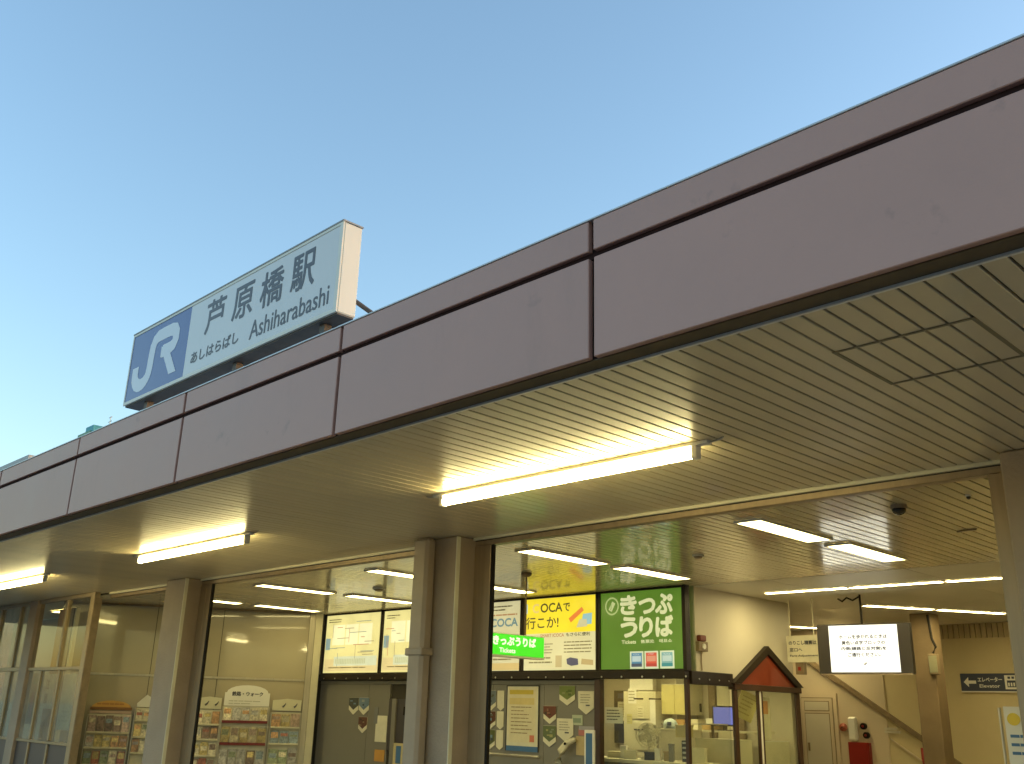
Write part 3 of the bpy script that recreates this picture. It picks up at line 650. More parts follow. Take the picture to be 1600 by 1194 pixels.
cpn = thing('cap', 'pale blue cap with a dark blue badge resting among the office papers', 'cap', (-8.80, 11.95, 1.372), 0.5)
MB().tube([(0, 0, 0), (0, 0, 0.07), (0, 0, 0.12), (0, 0, 0.145)], [0.10, 0.105, 0.08, 0.02], 16).build('crown', flat((0.36, 0.42, 0.42)), cpn, smooth=True)
box('badge', M['navy'], cpn, -0.03, 0.03, -0.115, -0.106, 0.05, 0.10); box('peak', flat((0.30, 0.36, 0.38)), cpn, -0.08, 0.08, -0.17, -0.09, -0.004, 0.008)
r8 = random.Random(11)
PL = [('white card', M['white'], -8.95, 11.0, .08, .14), ('cream paper stack', M['paper'], -8.80, 10.9, .16, .09), ('black desk tray', M['plastic_b'], -8.50, 10.95, .16, .08), ('white receipt roll', M['white'], -8.33, 10.95, .07, .13), ('tan folder', flat((0.45, 0.33, 0.15)), -8.22, 11.0, .12, .10), ('grey desk unit', M['wallg'], -8.08, 10.92, .06, .20), ('cream printer', M['paper'], -7.86, 11.0, .24, .16)]
for nm, m_, x, y, w__, h__ in PL:
    carton(nm.replace(' ', '_').split('_', 1)[1], nm + ' on the office counter behind the glass', x, y, 0.99, w__, 0.12, h__, m_, 0.45 + r8.uniform(-.2, .2), nm.split()[-1])
for nm, lab, x, y, z, w__, h__, m_ in (('binder_row', 'row of pale binders standing on top of the tall cabinet', -10.05, 12.6, 1.921, .40, .22, M['white']),
        ('paper_tray', 'grey paper tray on the office shelf between the cap and the tan box', -9.22, 12.3, 1.376, .12, .05, M['wallg']),
        ('cloth', 'tan folded cloth on the office shelf beside the blue monitor', -8.52, 12.32, 1.376, .28, .045, flat((0.50, 0.34, 0.14))),
        ('tissue_box', 'white tissue box on the shelf just left of the blue monitor', -8.40, 12.25, 1.4425, .12, .07, M['white']),
        ('document_case', 'yellowish document case leaning on the cream cabinet below the shelf', -8.35, 11.45, 1.281, .20, .14, flat((0.60, 0.52, 0.24)))):
    carton(nm, lab, x, y, z, w__, 0.14, h__, m_, 0.2, nm.split('_')[-1])
for k, (x, z, w__, h__, lb) in enumerate(((-10.02, 1.72, .16, .22, 'small cream memo on the upper part of the tall cabinet'), (-9.84, 1.5, .12, .18, 'pale memo lower down on the tall cabinet'), (-10.05, 1.42, .10, .14, 'yellowish memo at the left edge of the tall cabinet'))):
    sm_ = thing('memo', lb, 'memo', (x, 12.525, z)); blk(sm_, 0, w__, 0, h__, (M['white'], M['paper'], flat((0.6, 0.55, 0.25)))[k], y=0, name='sheet'); lines(sm_, 0.01, w__-0.01, 0.02, h__-0.02, 4, flat((0.35, 0.33, 0.22)), y=-0.003)
# wall alarm on the white side wall
wa = thing('wall_alarm', 'small red and cream alarm box on the white wall beside the green sign', 'alarm', (-7.41, 10.73, 2.40), math.pi/2)
box('case', M['rail'], wa, -0.10, 0.10, -0.06, -0.001, -0.06, 0.06, c=0.006); MB().tube([(0, -0.0605, 0), (0, -0.075, 0)], 0.035, 14).build('lens', M['white'], wa)
box('lamp', flat((0.16, 0.03, 0.015)), wa, -0.07, 0.07, -0.06, -0.001, 0.065, 0.14, c=0.01)
MB().tube([(0.02, -0.01, -0.06), (0.01, -0.01, -0.2), (0.02, -0.01, -0.29)], 0.008, 6).build('cable', M['duct'], wa)

# ================================================================== lit sign boards above the beam
def lightbox(name, label, x0, w_, faces, dx=0.0):
    t = thing(name, label, 'lit sign', (x0, 10.43, 2.097))
    Hh = 1.045
    f = MB(); f.box(0, w_, 0, 0.08, 0, 0.02); f.box(0, w_, 0, 0.08, Hh-0.02, Hh+0.002); f.box(0, 0.035, 0, 0.08, 0.0205, Hh-0.0205); f.box(w_-0.035, w_, 0, 0.08, 0.0205, Hh-0.0205); f.build('frame', M['beam'], t)
    faces(t, w_, Hh)
    for c in t.children:
        if c.name.split('.')[0] not in ('frame', 'face'): c.location.x -= dx
    return t
Y0 = 0.010
def f_map(t, w_, Hh, seed=1):
    r = random.Random(seed)
    box('face', lit((1.0, 0.88, 0.34), 0.80), t, 0.0355, w_-0.0355, 0.02, 0.03, 0.021, Hh-0.021)
    for k in range(3):
        box('print', lit((1.0, 0.93, 0.50), 0.95), t, 0.25+0.4*k, 0.62+0.4*k, 0.0185, 0.0195, 0.5, 0.85)
    box('print', lit((1.0, 0.80, 0.34), 0.72), t, 0.06, w_-0.06, 0.0165, 0.0175, 0.05, 0.26)
    box('print', lit((0.85, 0.88, 0.55), 0.75), t, 0.35, w_-0.1, 0.0145, 0.0155, 0.14, 0.30)
    box('print', lit((0.45, 0.62, 0.55), 0.55), t, 0.06, 0.20, 0.0145, 0.0155, 0.42, 0.62)
    for c_, nn in (((0.55, 0.45, 0.22), 7), ((0.45, 0.52, 0.35), 6), ((0.8, 0.35, 0.15), 4)):
        b = MB()
        for _ in range(nn):
            x = r.uniform(0.1, w_-0.4); z = r.uniform(0.3, Hh-0.12); 
            if r.random() < 0.6: b.box(x, x+r.uniform(0.1, 0.5), 0.012, 0.0126, z, z+0.012)
            else: b.box(x, x+0.012, 0.0128, 0.0134, z-0.2, z+0.05)
        b.build('print', lit(c_, 0.6), t)
    lines(t, 0.12, 0.5, Hh-0.16, Hh-0.08, 2, flat((0.2, 0.17, 0.1)), y=0.010); lines(t, 0.2, w_-0.15, 0.09, 0.13, 1, flat((0.3, 0.25, 0.12)), y=0.010)
    tb = MB()
    for k in range(18): tb.box(0.4+0.05*k, 0.435+0.05*k, 0.012, 0.0126, 0.17, 0.26)
    tb.build('print', lit((0.75, 0.75, 0.4), 0.7), t)
lightbox('route_map', 'backlit pale yellow route map at the left end of the row of lit signs', -15.40, 1.70, lambda t, w_, H_: f_map(t, w_, H_, 1))
lightbox('route_map', 'backlit pale timetable board directly left of the downpipe column', -13.69, 1.72, lambda t, w_, H_: f_map(t, w_, H_, 5))
def f_ic(t, w_, Hh):
    box('face', lit((0.93, 0.85, 0.46), 0.62), t, 0.0355, w_-0.0355, 0.02, 0.03, 0.021, Hh-0.021)
    box('print', lit((0.95, 0.70, 0.25), 0.6), t, 0.05, w_-0.05, 0.0185, 0.0195, 0.03, 0.13)
    text(t, 'ICOCA', w_-0.72, 0.66, 0.115, lit((0.16, 0.30, 0.30), 0.7), y=0.016, width=0.62, bold=0.05)
    lines(t, w_-0.75, w_-0.2, 0.88, 0.98, 2, flat((0.25, 0.2, 0.1)), y=0.014)
    lines(t, w_-0.7, w_-0.1, 0.80, 0.86, 1, lit((0.6, 0.3, 0.12), 0.6), y=0.014)
    lines(t, w_-0.8, w_-0.1, 0.16, 0.26, 2, flat((0.3, 0.25, 0.1)), y=0.014)
lightbox('lit_poster', 'backlit cream poster reading ICOCA, half hidden behind the hanging green sign', -11.85, 1.525, f_ic)
def f_yel(t, w_, Hh):
    box('face', lit((0.98, 0.90, 0.46), 0.66), t, 0.0355, w_-0.0355, 0.02, 0.03, 0.021, Hh-0.021)
    box('print', lit((1.0, 0.78, 0.03), 0.88), t, 0.095, w_+0.018, 0.0185, 0.0195, 0.53, Hh-0.022)
    K = lit((0.12, 0.10, 0.03), 0.6)
    text(t, 'I', 0.13, 0.825, 0.125, lit((0.55, 0.65, 0.60), 0.8), y=0.016, bold=0.06); text(t, 'C', 0.26, 0.825, 0.125, lit((0.80, 0.62, 0.20), 0.9), y=0.016, width=0.12, bold=0.04)
    text(t, 'OCA', 0.42, 0.825, 0.125, K, y=0.016, width=0.42, bold=0.03); text(t, 'で', 0.865, 0.825, 0.11, K, y=0.016, bold=0.03)
    text(t, '行こか!', 0.13, 0.60, 0.165, K, y=0.016, width=0.64, bold=0.02)
    b = MB(); b.add([(x, 0.0165, z) for x, z in [(0.965, 0.72), (1.21, 0.87), (1.25, 0.82), (1.005, 0.66)]], [(0, 1, 2, 3)]); b.build('print', lit((0.80, 0.22, 0.04), 0.9), t)
    b = MB(); b.add([(x, 0.0175, z) for x, z in [(1.19, 0.62), (1.235, 0.77), (1.40, 0.78), (1.39, 0.63)]], [(0, 1, 2, 3)]); b.build('print', lit((0.35, 0.62, 0.62), 0.8), t)
    b = MB(); b.add([(x, 0.0170, z) for x, z in [(1.11, 0.59), (1.165, 0.70), (1.30, 0.70), (1.31, 0.60)]], [(0, 1, 2, 3)]); b.build('print', lit((0.70, 0.66, 0.36), 0.8), t)
    text(t, 'SMART ICOCA', 0.42, 0.475, 0.045, lit((0.62, 0.28, 0.10), 0.7), y=0.016, width=0.46, bold=0.03)
    text(t, 'もさらに便利', 0.92, 0.475, 0.05, K, y=0.016, width=0.44, bold=0.02)
    G = lit((0.38, 0.32, 0.13), 0.6)
    lines(t, 0.50, 0.68, 0.24, 0.40, 4, G, y=0.014); lines(t, 0.88, 1.40, 0.24, 0.42, 4, G, y=0.014, ragged=0.2)
    lines(t, 0.20, 0.66, 0.10, 0.22, 2, G, y=0.014)
    b = MB(); b.box(0.72, 0.84, 0.0165, 0.0175, 0.06, 0.22); b.build('print', lit((0.65, 0.52, 0.22), 0.8), t)
    b = MB(); b.add([(x, 0.0165, z) for x, z in [(0.93, 0.17), (1.0, 0.19), (1.14, 0.17), (1.15, 0.09), (1.02, 0.075), (0.94, 0.10)]], [tuple(range(6))]); b.build('print', lit((0.13, 0.12, 0.16), 0.7), t)
    b = MB(); b.add([(x, 0.0165, z) for x, z in [(1.21, 0.17), (1.42, 0.15), (1.42, 0.08), (1.20, 0.095)]], [(0, 1, 2, 3)]); b.build('print', lit((0.60, 0.45, 0.17), 0.8), t)
lightbox('lit_poster', 'backlit poster with a bright yellow upper half reading ICOCA in black', -10.32, 1.455, f_yel, 0.055)
def f_grn(t, w_, Hh):
    box('face', lit((0.16, 0.34, 0.03), 0.50), t, 0.0355, w_-0.0355, 0.02, 0.03, 0.021, Hh-0.021)
    Wt = lit((0.80, 0.82, 0.42), 0.75)
    for ch, x, z, h in (('き', 0.47, 0.73, 0.235), ('っ', 0.78, 0.725, 0.185), ('ぷ', 1.055, 0.715, 0.24), ('う', 0.475, 0.435, 0.245), ('り', 0.79, 0.43, 0.245), ('ば', 1.055, 0.43, 0.245)):
        text(t, ch, x, z, h, Wt, y=0.016, width=0.26 if ch != 'り' else 0.20, bold=0.055)
    text(t, 'Tickets', 0.48, 0.345, 0.045, Wt, y=0.016, width=0.24, bold=0.04); text(t, '售票处', 0.80, 0.345, 0.045, Wt, y=0.016, width=0.22, bold=0.02); text(t, '매표소', 1.10, 0.345, 0.045, Wt, y=0.016, width=0.2, bold=0.02)
    # round ticket emblem
    b = MB(); p_ = arcpts(0.315, 0.845, 0.12, 0, 360, 24); q_ = arcpts(0.315, 0.845, 0.098, 0, 360, 24); n = len(p_)
    b.add([(x, 0.0165, z) for x, z in p_+q_], [(i, i+1, n+i+1, n+i) for i in range(n-1)]); b.build('emblem', lit((0.50, 0.62, 0.22), 0.7), t)
    b = MB(); b.add([(x, 0.0165, z) for x, z in [(0.255, 0.80), (0.32, 0.91), (0.375, 0.88), (0.31, 0.77)]], [(0, 1, 2, 3)]); b.build('emblem', lit((0.62, 0.70, 0.30), 0.7), t)
    text(t, 'J', 0.285, 0.80, 0.08, lit((0.17, 0.40, 0.035), 0.62), y=0.0158)
    for x, c1, c2, c3 in ((0.615, (0.10, 0.28, 0.40), (0.60, 0.75, 0.70), (0.08, 0.10, 0.14)), (0.855, (0.75, 0.10, 0.05), (0.85, 0.35, 0.20), (0.55, 0.06, 0.04)), (1.105, (0.25, 0.48, 0.40), (0.60, 0.75, 0.62), (0.05, 0.30, 0.28))):
        box('print', lit((0.82, 0.88, 0.55), 0.72), t, x, x+0.222, 0.0178, 0.0188, 0.02+0.005, 0.245)
        box('print', lit(c1, 0.8), t, x+0.025, x+0.197, 0.0166, 0.0176, 0.05, 0.225)
        box('print', lit(c2, 0.75), t, x+0.04, x+0.182, 0.0154, 0.0164, 0.115, 0.185)
        box('print', lit(c3, 0.75), t, x+0.025, x+0.197, 0.0142, 0.0152, 0.05, 0.09)
        text(t, 'ICOCA' if x < 0.8 else ('J-WEST' if x < 1 else 'Suica'), x+0.06, 0.195, 0.02, lit((0.9, 0.92, 0.8), 0.7), y=0.0145, width=0.10)
lightbox('lit_ticket_sign', 'backlit green sign with large pale hiragana beside the white side wall', -8.855, 1.43, f_grn, 0.08)

# hanging green sign
hs = thing('hanging_sign', 'bright green hanging ticket sign on a thin pole in front of the yellow poster', 'hanging sign', (-8.30, 7.50, 2.145), math.pi/2)
box('casing', M['white'], hs, 0, 1.28, 0, 0.10, 0, 0.265, c=0.006); box('face', lit((0.07, 0.80, 0.02), 0.95), hs, 0.012, 1.268, -0.006, -0.0005, 0.024, 0.255)
text(hs, 'きっぷうりば', 0.42, 0.135, 0.095, lit((0.85, 1.0, 0.65), 1.1), y=-0.010, width=0.70, bold=0.06); text(hs, 'Tickets', 0.52, 0.05, 0.05, lit((0.80, 1.0, 0.6), 1.1), y=-0.010, width=0.26, bold=0.05)
for x in (0.25, 1.0):
    MB().tube([(x, 0.05, 0.2655), (x, 0.05, 0.96)], 0.011, 8).build('pole', M['rail'], hs)
    MB().tube([(x, 0.05, 0.955), (x, 0.05, 0.975), (x, 0.05, 1.004)], [0.02, 0.06, 0.065], 16).build('pole_collar', M['rail'], hs, smooth=True)

# ================================================================== hanging screen, notice, direction sign
sm = thing('hanging_screen', 'black hanging display with a glowing white notice in black Japanese print', 'screen', (-6.66, 12.38, 2.135), math.radians(8))
box('casing', M['plastic_b'], sm, 0, 1.215, 0, 0.09, 0, 0.63, c=0.006); box('screen', emit('screen_glow', (0.93, 0.97, 1.0), 0.98), sm, 0.165, 1.055, -0.004, -0.0005, 0.018, 0.612)
box('bottom_trim', M['duct'], sm, 0.01, 1.20, -0.004, 0.09, -0.010, -0.0005)
Kx = flat((0.02, 0.02, 0.022))
for i, s_ in enumerate(('ホームを歩かれるときは', '黄色い点字ブロックの', '内側(線路と反対側)を', 'ご通行ください。')):
    text(sm, s_, 0.61, 0.44-i*0.076, 0.050, Kx, y=-0.007, width=(0.62, 0.56, 0.58, 0.42)[i], align='C', bold=0.035)
b = MB(); b.tube([(0.60, -0.0075, 0.112), (0.635, -0.0075, 0.138)], 0.012, 8); b.build('icon', flat((0.5, 0.5, 0.6)), sm)
MB().tube([(0.60, 0.045, 0.631), (0.60, 0.045, 1.01)], 0.014, 10).build('pole', M['black'], sm)
MB().tube([(0.30, 0.06, 0.97), (0.36, 0.05, 0.93), (0.42, 0.06, 0.98), (0.50, 0.05, 0.94), (0.60, 0.045, 0.99)], 0.012, 7).build('cable', M['black'], sm)
nn_ = thing('hanging_notice', 'cream rectangular fare adjustment notice hanging just left of the screen', 'notice', (-7.28, 12.65, 2.30))
box('board', M['paper'], nn_, 0, 0.60, 0, 0.03, 0, 0.36, c=0.004)
text(nn_, 'のりこし精算は', 0.04, 0.235, 0.055, M['ink'], width=0.42, bold=0.03); text(nn_, '窓口へ', 0.05, 0.145, 0.05, M['ink'], width=0.19, bold=0.03); text(nn_, 'Fare Adjustment', 0.05, 0.07, 0.032, M['ink'], width=0.42, bold=0.02)
for x in (0.06, 0.42): MB().tube([(x, 0.015, 0.361), (x, 0.015, 0.849)], 0.008, 6).build('pole', M['paper'], nn_)
box('mount_box', M['rail'], nn_, 0.12, 0.24, 0.0, 0.08, -0.16, -0.001); box('mount_cap', M['redp'], nn_, 0.16, 0.20, -0.01, -0.0005, -0.11, -0.06)
es = thing('direction_sign', 'navy elevator sign with a white arrow and lift pictogram on the far wall', 'sign', (-6.70, 17.215, 2.07))
box('board', M['navy'], es, 0, 1.15, -0.05, -0.001, 0, 0.275, c=0.004); box('trim', M['white'], es, 0, 1.15, -0.055, -0.001, -0.018, -0.0005)
b = MB(); b.add([(x, -0.053, z) for x, z in [(0.05, 0.14), (0.13, 0.22), (0.13, 0.165), (0.25, 0.165), (0.25, 0.115), (0.13, 0.115), (0.13, 0.06)]], [(0, 1, 2, 5, 6), (2, 3, 4, 5)]); b.build('arrow', M['white'], es)
text(es, 'エレベーター', 0.28, 0.145, 0.07, M['white'], y=-0.054, width=0.38, bold=0.03); text(es, 'Elevator', 0.30, 0.055, 0.05, M['white'], y=-0.054, width=0.32, bold=0.03)
blk(es, 0.70, 0.90, 0.03, 0.245, M['white'], y=-0.054, name='pictogram'); blk(es, 0.735, 0.865, 0.06, 0.165, M['navy'], y=-0.056, name='pictogram')
for k in range(3):
    blk(es, 0.748+k*0.04, 0.772+k*0.04, 0.075, 0.13, M['white'], y=-0.058, name='pictogram')
blk(es, 0.75, 0.79, 0.19, 0.225, M['navy'], y=-0.056, name='pictogram'); blk(es, 0.81, 0.85, 0.19, 0.225, M['navy'], y=-0.056, name='pictogram')
rs = thing('roll_up_banner', 'white upright banner with a round yellow patch at the right edge of the doorway', 'banner', (-3.22, 9.0, 0.0), math.radians(10))
box('sheet', M['white'], rs, 0.03, 0.40, 0, 0.01, 0.05, 1.70); MB().tube([(0.0, 0.0, 0.05), (0.0, 0.0, 1.69)], 0.012, 8).build('pole', M['steel'], rs); box('base', M['steel'], rs, -0.05, 0.45, -0.08, 0.10, 0, 0.049)
MB().tube([(0.10, -0.001, 1.60), (0.10, -0.006, 1.60)], 0.05, 20).build('emblem', M['yel'], rs); lines(rs, 0.06, 0.30, 1.30, 1.50, 3, M['blue_p'], y=-0.004)

# ================================================================== notices on the grey wall
def sheet(name, label, x0, x1, z0, z1, mt, cat='poster', v=False, deco=None, y=10.483, group=None, tilt=0):
    t = thing(name, label, cat, (x0, y, z0), 0, group); t.rotation_euler.y = tilt
    W_, H_ = x1-x0, z1-z0
    if v:
        cut = min(0.30*W_, 0.3*H_)
        MB().prism([(0, cut), (W_/2, 0), (W_, cut), (W_, H_), (0, H_)], -0.006, 0).build('sheet', M['paper'], t)
        MB().prism([(0.0, cut*1.9), (W_/2, cut*0.95), (W_, cut*1.9), (W_, H_*0.99), (0, H_*0.99)], -0.009, -0.0065).build('picture', mt, t)
    else: box('sheet', mt, t, 0, W_, -0.006, 0, 0, H_)
    if deco: deco(t, W_, H_)
    return t
def photo(cols, n=5, y=-0.011):
    def f(t, W_, H_):
        for k in range(n):
            x = random.uniform(0.05, 0.65)*W_; z = random.uniform(0.40, 0.8)*H_
            blk(t, x, x+random.uniform(0.12, 0.3)*W_, z, z+random.uniform(0.05, 0.15)*H_, flat(random.choice(cols)), y=y-0.0015*k, name='print')
    return f
def scrib(t, W_, H_): lines(t, W_*0.15, W_*0.8, H_*0.45, H_*0.9, 4, flat((0.35, 0.32, 0.22)), y=-0.011); blk(t, W_*0.5, W_*0.75, H_*0.36, H_*0.42, M['ink'], y=-0.012)
GP = 'pointed paper notices on the grey wall'
dk = [(0.05, 0.06, 0.08), (0.16, 0.25, 0.34), (0.10, 0.10, 0.07), (0.30, 0.33, 0.33)]
sheet('pennant', 'dark photo notice with pointed end left of the blue photo notice', -14.53, -14.26, 1.43, 1.71, flat((0.07, 0.07, 0.06)), 'notice', True, photo(dk), group=GP)
sheet('pennant', 'blue photo notice with pointed end above the brown one', -14.24, -13.96, 1.43, 1.71, flat((0.14, 0.20, 0.27)), 'notice', True, photo(dk), group=GP)
sheet('pennant', 'brown photo notice with pointed end, lowest of the three left of the ticket machine', -14.22, -13.98, 1.14, 1.40, flat((0.12, 0.05, 0.035)), 'notice', True, photo([(0.35, 0.25, 0.15), (0.05, 0.03, 0.02)]), group=GP)
sheet('tall_notice', 'narrow cream sheet on the grey wall left of the ticket machine', -13.74, -13.44, 1.02, 1.43, M['paper'], 'notice')
sheet('tall_notice', 'narrow grey column of small print above the cream sheet', -13.80, -13.70, 1.30, 1.56, flat((0.2, 0.2, 0.19)), 'notice', y=10.4825)
tmn = thing('ticket_machine', 'ticket machine recess with dark opening beside the downpipe column', 'ticket machine', (-13.42, 10.50, 0.0))
box('recess', M['darkpan'], tmn, 0, 0.52, -0.02, -0.001, 0.9, 1.70); box('front_panel', M['wallg'], tmn, 0.12, 0.22, -0.05, -0.021, 0.0, 1.70); box('lower_panel', flat((0.50, 0.42, 0.22)), tmn, 0.225, 0.52, -0.05, -0.021, 0.7, 1.02)
box('blue_sticker', M['blue_p'], tmn, 0.30, 0.42, -0.055, -0.0505 , 0.72, 0.98); box('coin_slot', M['black'], tmn, 0.40, 0.52, -0.03, -0.0205, 1.45, 1.58)
sheet('flyer', 'orange flyer below the cream sheet near the ticket machine', -13.72, -13.46, 0.72, 0.90, flat((0.55, 0.28, 0.06)), 'flyer')
for i, (z0, z1) in enumerate(((1.56, 1.84), (1.30, 1.55), (1.02, 1.29))):
    sheet('pennant', ('top', 'middle', 'lowest')[i] + ' of three narrow cream pointed strips beside the tall poster', -10.84, -10.70, z0, z1, M['paper'], 'notice', True, None, group=GP)
    sheet('photo_strip', ('top', 'middle', 'lowest')[i] + ' dark photo strip between the doorway jamb and the cream strips', -11.08, -10.87, z0, z1, flat(((0.14, 0.17, 0.19), (0.10, 0.03, 0.01), (0.10, 0.11, 0.03))[i]), 'notice', True, photo(dk), group=GP)
def bigp(t, W_, H_):
    f = MB(); f.box(-0.015, W_+0.015, -0.012, -0.0065, H_, H_+0.015); f.box(-0.015, 0, -0.012, -0.0065, 0, H_-0.0005); f.box(W_, W_+0.015, -0.012, -0.0065, 0, H_-0.0005); f.build('frame', M['plastic_b'], t)
    blk(t, 0.0, W_, 0.0, 0.07, M['blue_p'], y=-0.010); blk(t, 0.05, W_-0.05, 0.12, H_-0.04, flat((0.68, 0.61, 0.40)), y=-0.0085)
    blk(t, 0.05, W_-0.10, H_-0.11, H_-0.05, flat((0.55, 0.42, 0.05)), y=-0.0105); blk(t, 0.05, W_-0.08, H_-0.25, H_-0.16, flat((0.64, 0.52, 0.22)), y=-0.0105)
    lines(t, 0.09, W_-0.12, 0.22, 0.62, 8, flat((0.30, 0.22, 0.12)), y=-0.0125, th=0.25); blk(t, W_-0.16, W_-0.07, 0.13, 0.22, flat((0.60, 0.18, 0.10)), y=-0.012)
sheet('tall_poster', 'tall framed yellowish poster with a blue strip along its foot', -10.63, -10.00, 1.02, 1.90, M['paper'], 'poster', deco=bigp)
sheet('pennant', 'green photo notice with pointed end at the top of the grey wall', -9.60, -9.31, 1.65, 1.91, flat((0.17, 0.21, 0.05)), 'notice', True, photo([(0.10, 0.14, 0.03), (0.25, 0.27, 0.10)]), group=GP)
sheet('pennant', 'cream pointed notice beside the office mullion, under the beam', -9.25, -8.97, 1.54, 1.84, M['paper'], 'notice', True, scrib, group=GP)
sheet('pennant', 'dark red brown photo notice right of the tall poster', -9.90, -9.66, 1.40, 1.64, flat((0.14, 0.04, 0.02)), 'notice', True, photo([(0.05, 0.03, 0.02), (0.25, 0.12, 0.06), (0.3, 0.3, 0.2)]), group=GP)
sheet('pennant', 'green photo notice with pointed end below the red brown one', -9.90, -9.66, 1.10, 1.38, flat((0.12, 0.15, 0.06)), 'notice', True, photo([(0.20, 0.24, 0.16), (0.35, 0.33, 0.12)]), group=GP)
sheet('pennant', 'wide cream pointed notice in the middle of the notices by the office', -9.64, -9.34, 1.18, 1.48, M['paper'], 'notice', True, scrib, group=GP)
sheet('small_card', 'pale green card fixed above the red and black card', -9.36, -9.17, 1.40, 1.53, flat((0.42, 0.46, 0.33)), 'card', deco=lambda t, W_, H_: blk(t, 0.02, W_-0.03, 0.03, 0.09, flat((0.22, 0.28, 0.2)), y=-0.009))
sheet('small_card', 'pink and grey card near the office mullion', -9.24, -8.95, 1.27, 1.36, flat((0.45, 0.16, 0.14)), 'card', y=10.480, deco=lambda t, W_, H_: blk(t, 0.01, W_-0.01, 0.07, 0.12, flat((0.34, 0.32, 0.34)), y=-0.009))
sheet('small_card', 'dark blue card at the foot of the office mullion', -9.06, -8.93, 1.06, 1.24, flat((0.04, 0.07, 0.16)), 'card')
sheet('small_card', 'tan card between the cream notice and the blue card', -9.28, -9.09, 1.02, 1.26, flat((0.46, 0.36, 0.18)), 'card', y=10.478)
tag(MB().tube([(-11.0, 10.40, 0.965), (-9.9, 10.40, 0.965)], 0.018, 8).build('handrail', M['steel']), 'short bright steel rail on the grey wall below the tall poster', 'handrail')
hp = thing('hose_dispenser', 'curved pale paper roll bracket beneath the cream notice', 'bracket', (-9.52, 10.38, 0.92))
MB().tube([(0, 0, 0), (0.05, 0, 0.14), (0.16, 0.02, 0.26), (0.26, 0.05, 0.30)], [0.06, 0.055, 0.045, 0.03], 10).build('arm', M['paper'], hp, smooth=True); MB().tube([(0.16, -0.04, 0.24), (0.16, -0.055, 0.24)], 0.018, 8).build('knob', M['black'], hp)

# ================================================================== leaflet racks on the oblique wall
def at_l(L_, off, z): return (A.x+ux*L_+uy*off, A.y+uy*L_-ux*off, z)
leaf_mats = {}
def leafm(rgb):
    if rgb not in leaf_mats: leaf_mats[rgb] = mat('leaflet_print', rgb, 0.35, 0.55, 26, per_obj=0.25)
    return leaf_mats[rgb]
leaf_cols = [((0.62, 0.56, 0.40), 'cream'), ((0.50, 0.29, 0.14), 'orange'), ((0.38, 0.14, 0.09), 'red'), ((0.55, 0.44, 0.18), 'yellow'), ((0.24, 0.30, 0.33), 'blue'), ((0.26, 0.30, 0.18), 'green'), ((0.24, 0.17, 0.13), 'brown'), ((0.42, 0.40, 0.36), 'grey'), ((0.46, 0.34, 0.29), 'pink')]
LN = ['first', 'second', 'third', 'fourth', 'fifth', 'sixth', 'seventh']; RN = ['top', 'second', 'third', 'fourth']
leaf_meshes = {}
def leaflet(L_, z, w_, h, ci, label, group):
    rgb, cn = leaf_cols[ci]
    t = thing('leaflet', label % cn, 'leaflet', at_l(L_, 0.045, z), LW, group)
    key = (ci, round(w_, 3), round(h, 3), random.randrange(3))
    if key not in leaf_meshes:
        o1 = MB().add([(0, 0, 0), (w_, 0, 0), (w_, 0.02, h), (0, 0.02, h), (0, 0.004, 0), (w_, 0.004, 0), (w_, 0.024, h), (0, 0.024, h)], [(0, 1, 2, 3), (7, 6, 5, 4), (0, 4, 5, 1), (1, 5, 6, 2), (2, 6, 7, 3), (3, 7, 4, 0)]).build('cover', leafm(rgb), t)
        r2 = random.choice(leaf_cols)[0]; za = h*random.uniform(0.35, 0.6); zb = h*random.uniform(0.7, 0.95)
        q = lambda z_: 0.02*z_/h-0.0015
        o2 = MB().add([(0.1*w_, q(za), za), (0.9*w_, q(za), za), (0.9*w_, q(zb), zb), (0.1*w_, q(zb), zb)], [(0, 1, 2, 3)]).build('print', leafm(r2), t)
        leaf_meshes[key] = (o1.data, o2.data)
    else:
        for nm, me in zip(('cover', 'print'), leaf_meshes[key]):
            o = bpy.data.objects.new(nm, me); COL.objects.link(o); o.parent = t
def rack(name, label, short, L0, L1, rows, head_fn, mshelf, cols, per, shelf_h=0.045, cover=None):
    t = thing(name, label, 'leaflet rack', at_l(L0, 0, 0), LW); W_ = L1-L0
    box('back_board', M['paper'], t, 0, W_, 0.003, 0.028, 0.0, rows[0][1]+0.005)
    head_fn(t, W_)
    for k, (z0, z1) in enumerate(rows):
        box('shelf', mshelf, t, 0, W_, -0.07, 0.002, z0-shelf_h, z0-0.001, c=0.003)
        lw_ = W_/per
        for j in range(per):
            leaflet(L0+j*lw_+0.006, z0, lw_-0.012, (z1-z0)*random.uniform(0.86, 0.97), random.choice(cols[k % len(cols)]),
                    '%s leaflet, ' + LN[j] + ' in the ' + RN[k] + ' row of the ' + short, 'leaflets in the wall racks')
    if cover is not None:
        z0, z1 = rows[cover]; MB().add([(0.01, -0.072, z0), (W_-0.01, -0.072, z0), (W_-0.01, -0.100, z1), (0.01, -0.100, z1), (0.01, -0.069, z0), (W_-0.01, -0.069, z0), (W_-0.01, -0.097, z1), (0.01, -0.097, z1)], [(0, 1, 2, 3), (7, 6, 5, 4), (0, 4, 5, 1), (1, 5, 6, 2), (2, 6, 7, 3), (3, 7, 4, 0)]).build('clear_cover', M['acryl'], t)
    box('side_post', M['alu'], t, -0.018, -0.002, -0.06, 0.02, 0, rows[0][1]); box('side_post', M['alu'], t, W_+0.002, W_+0.018, -0.06, 0.02, 0, rows[0][1])
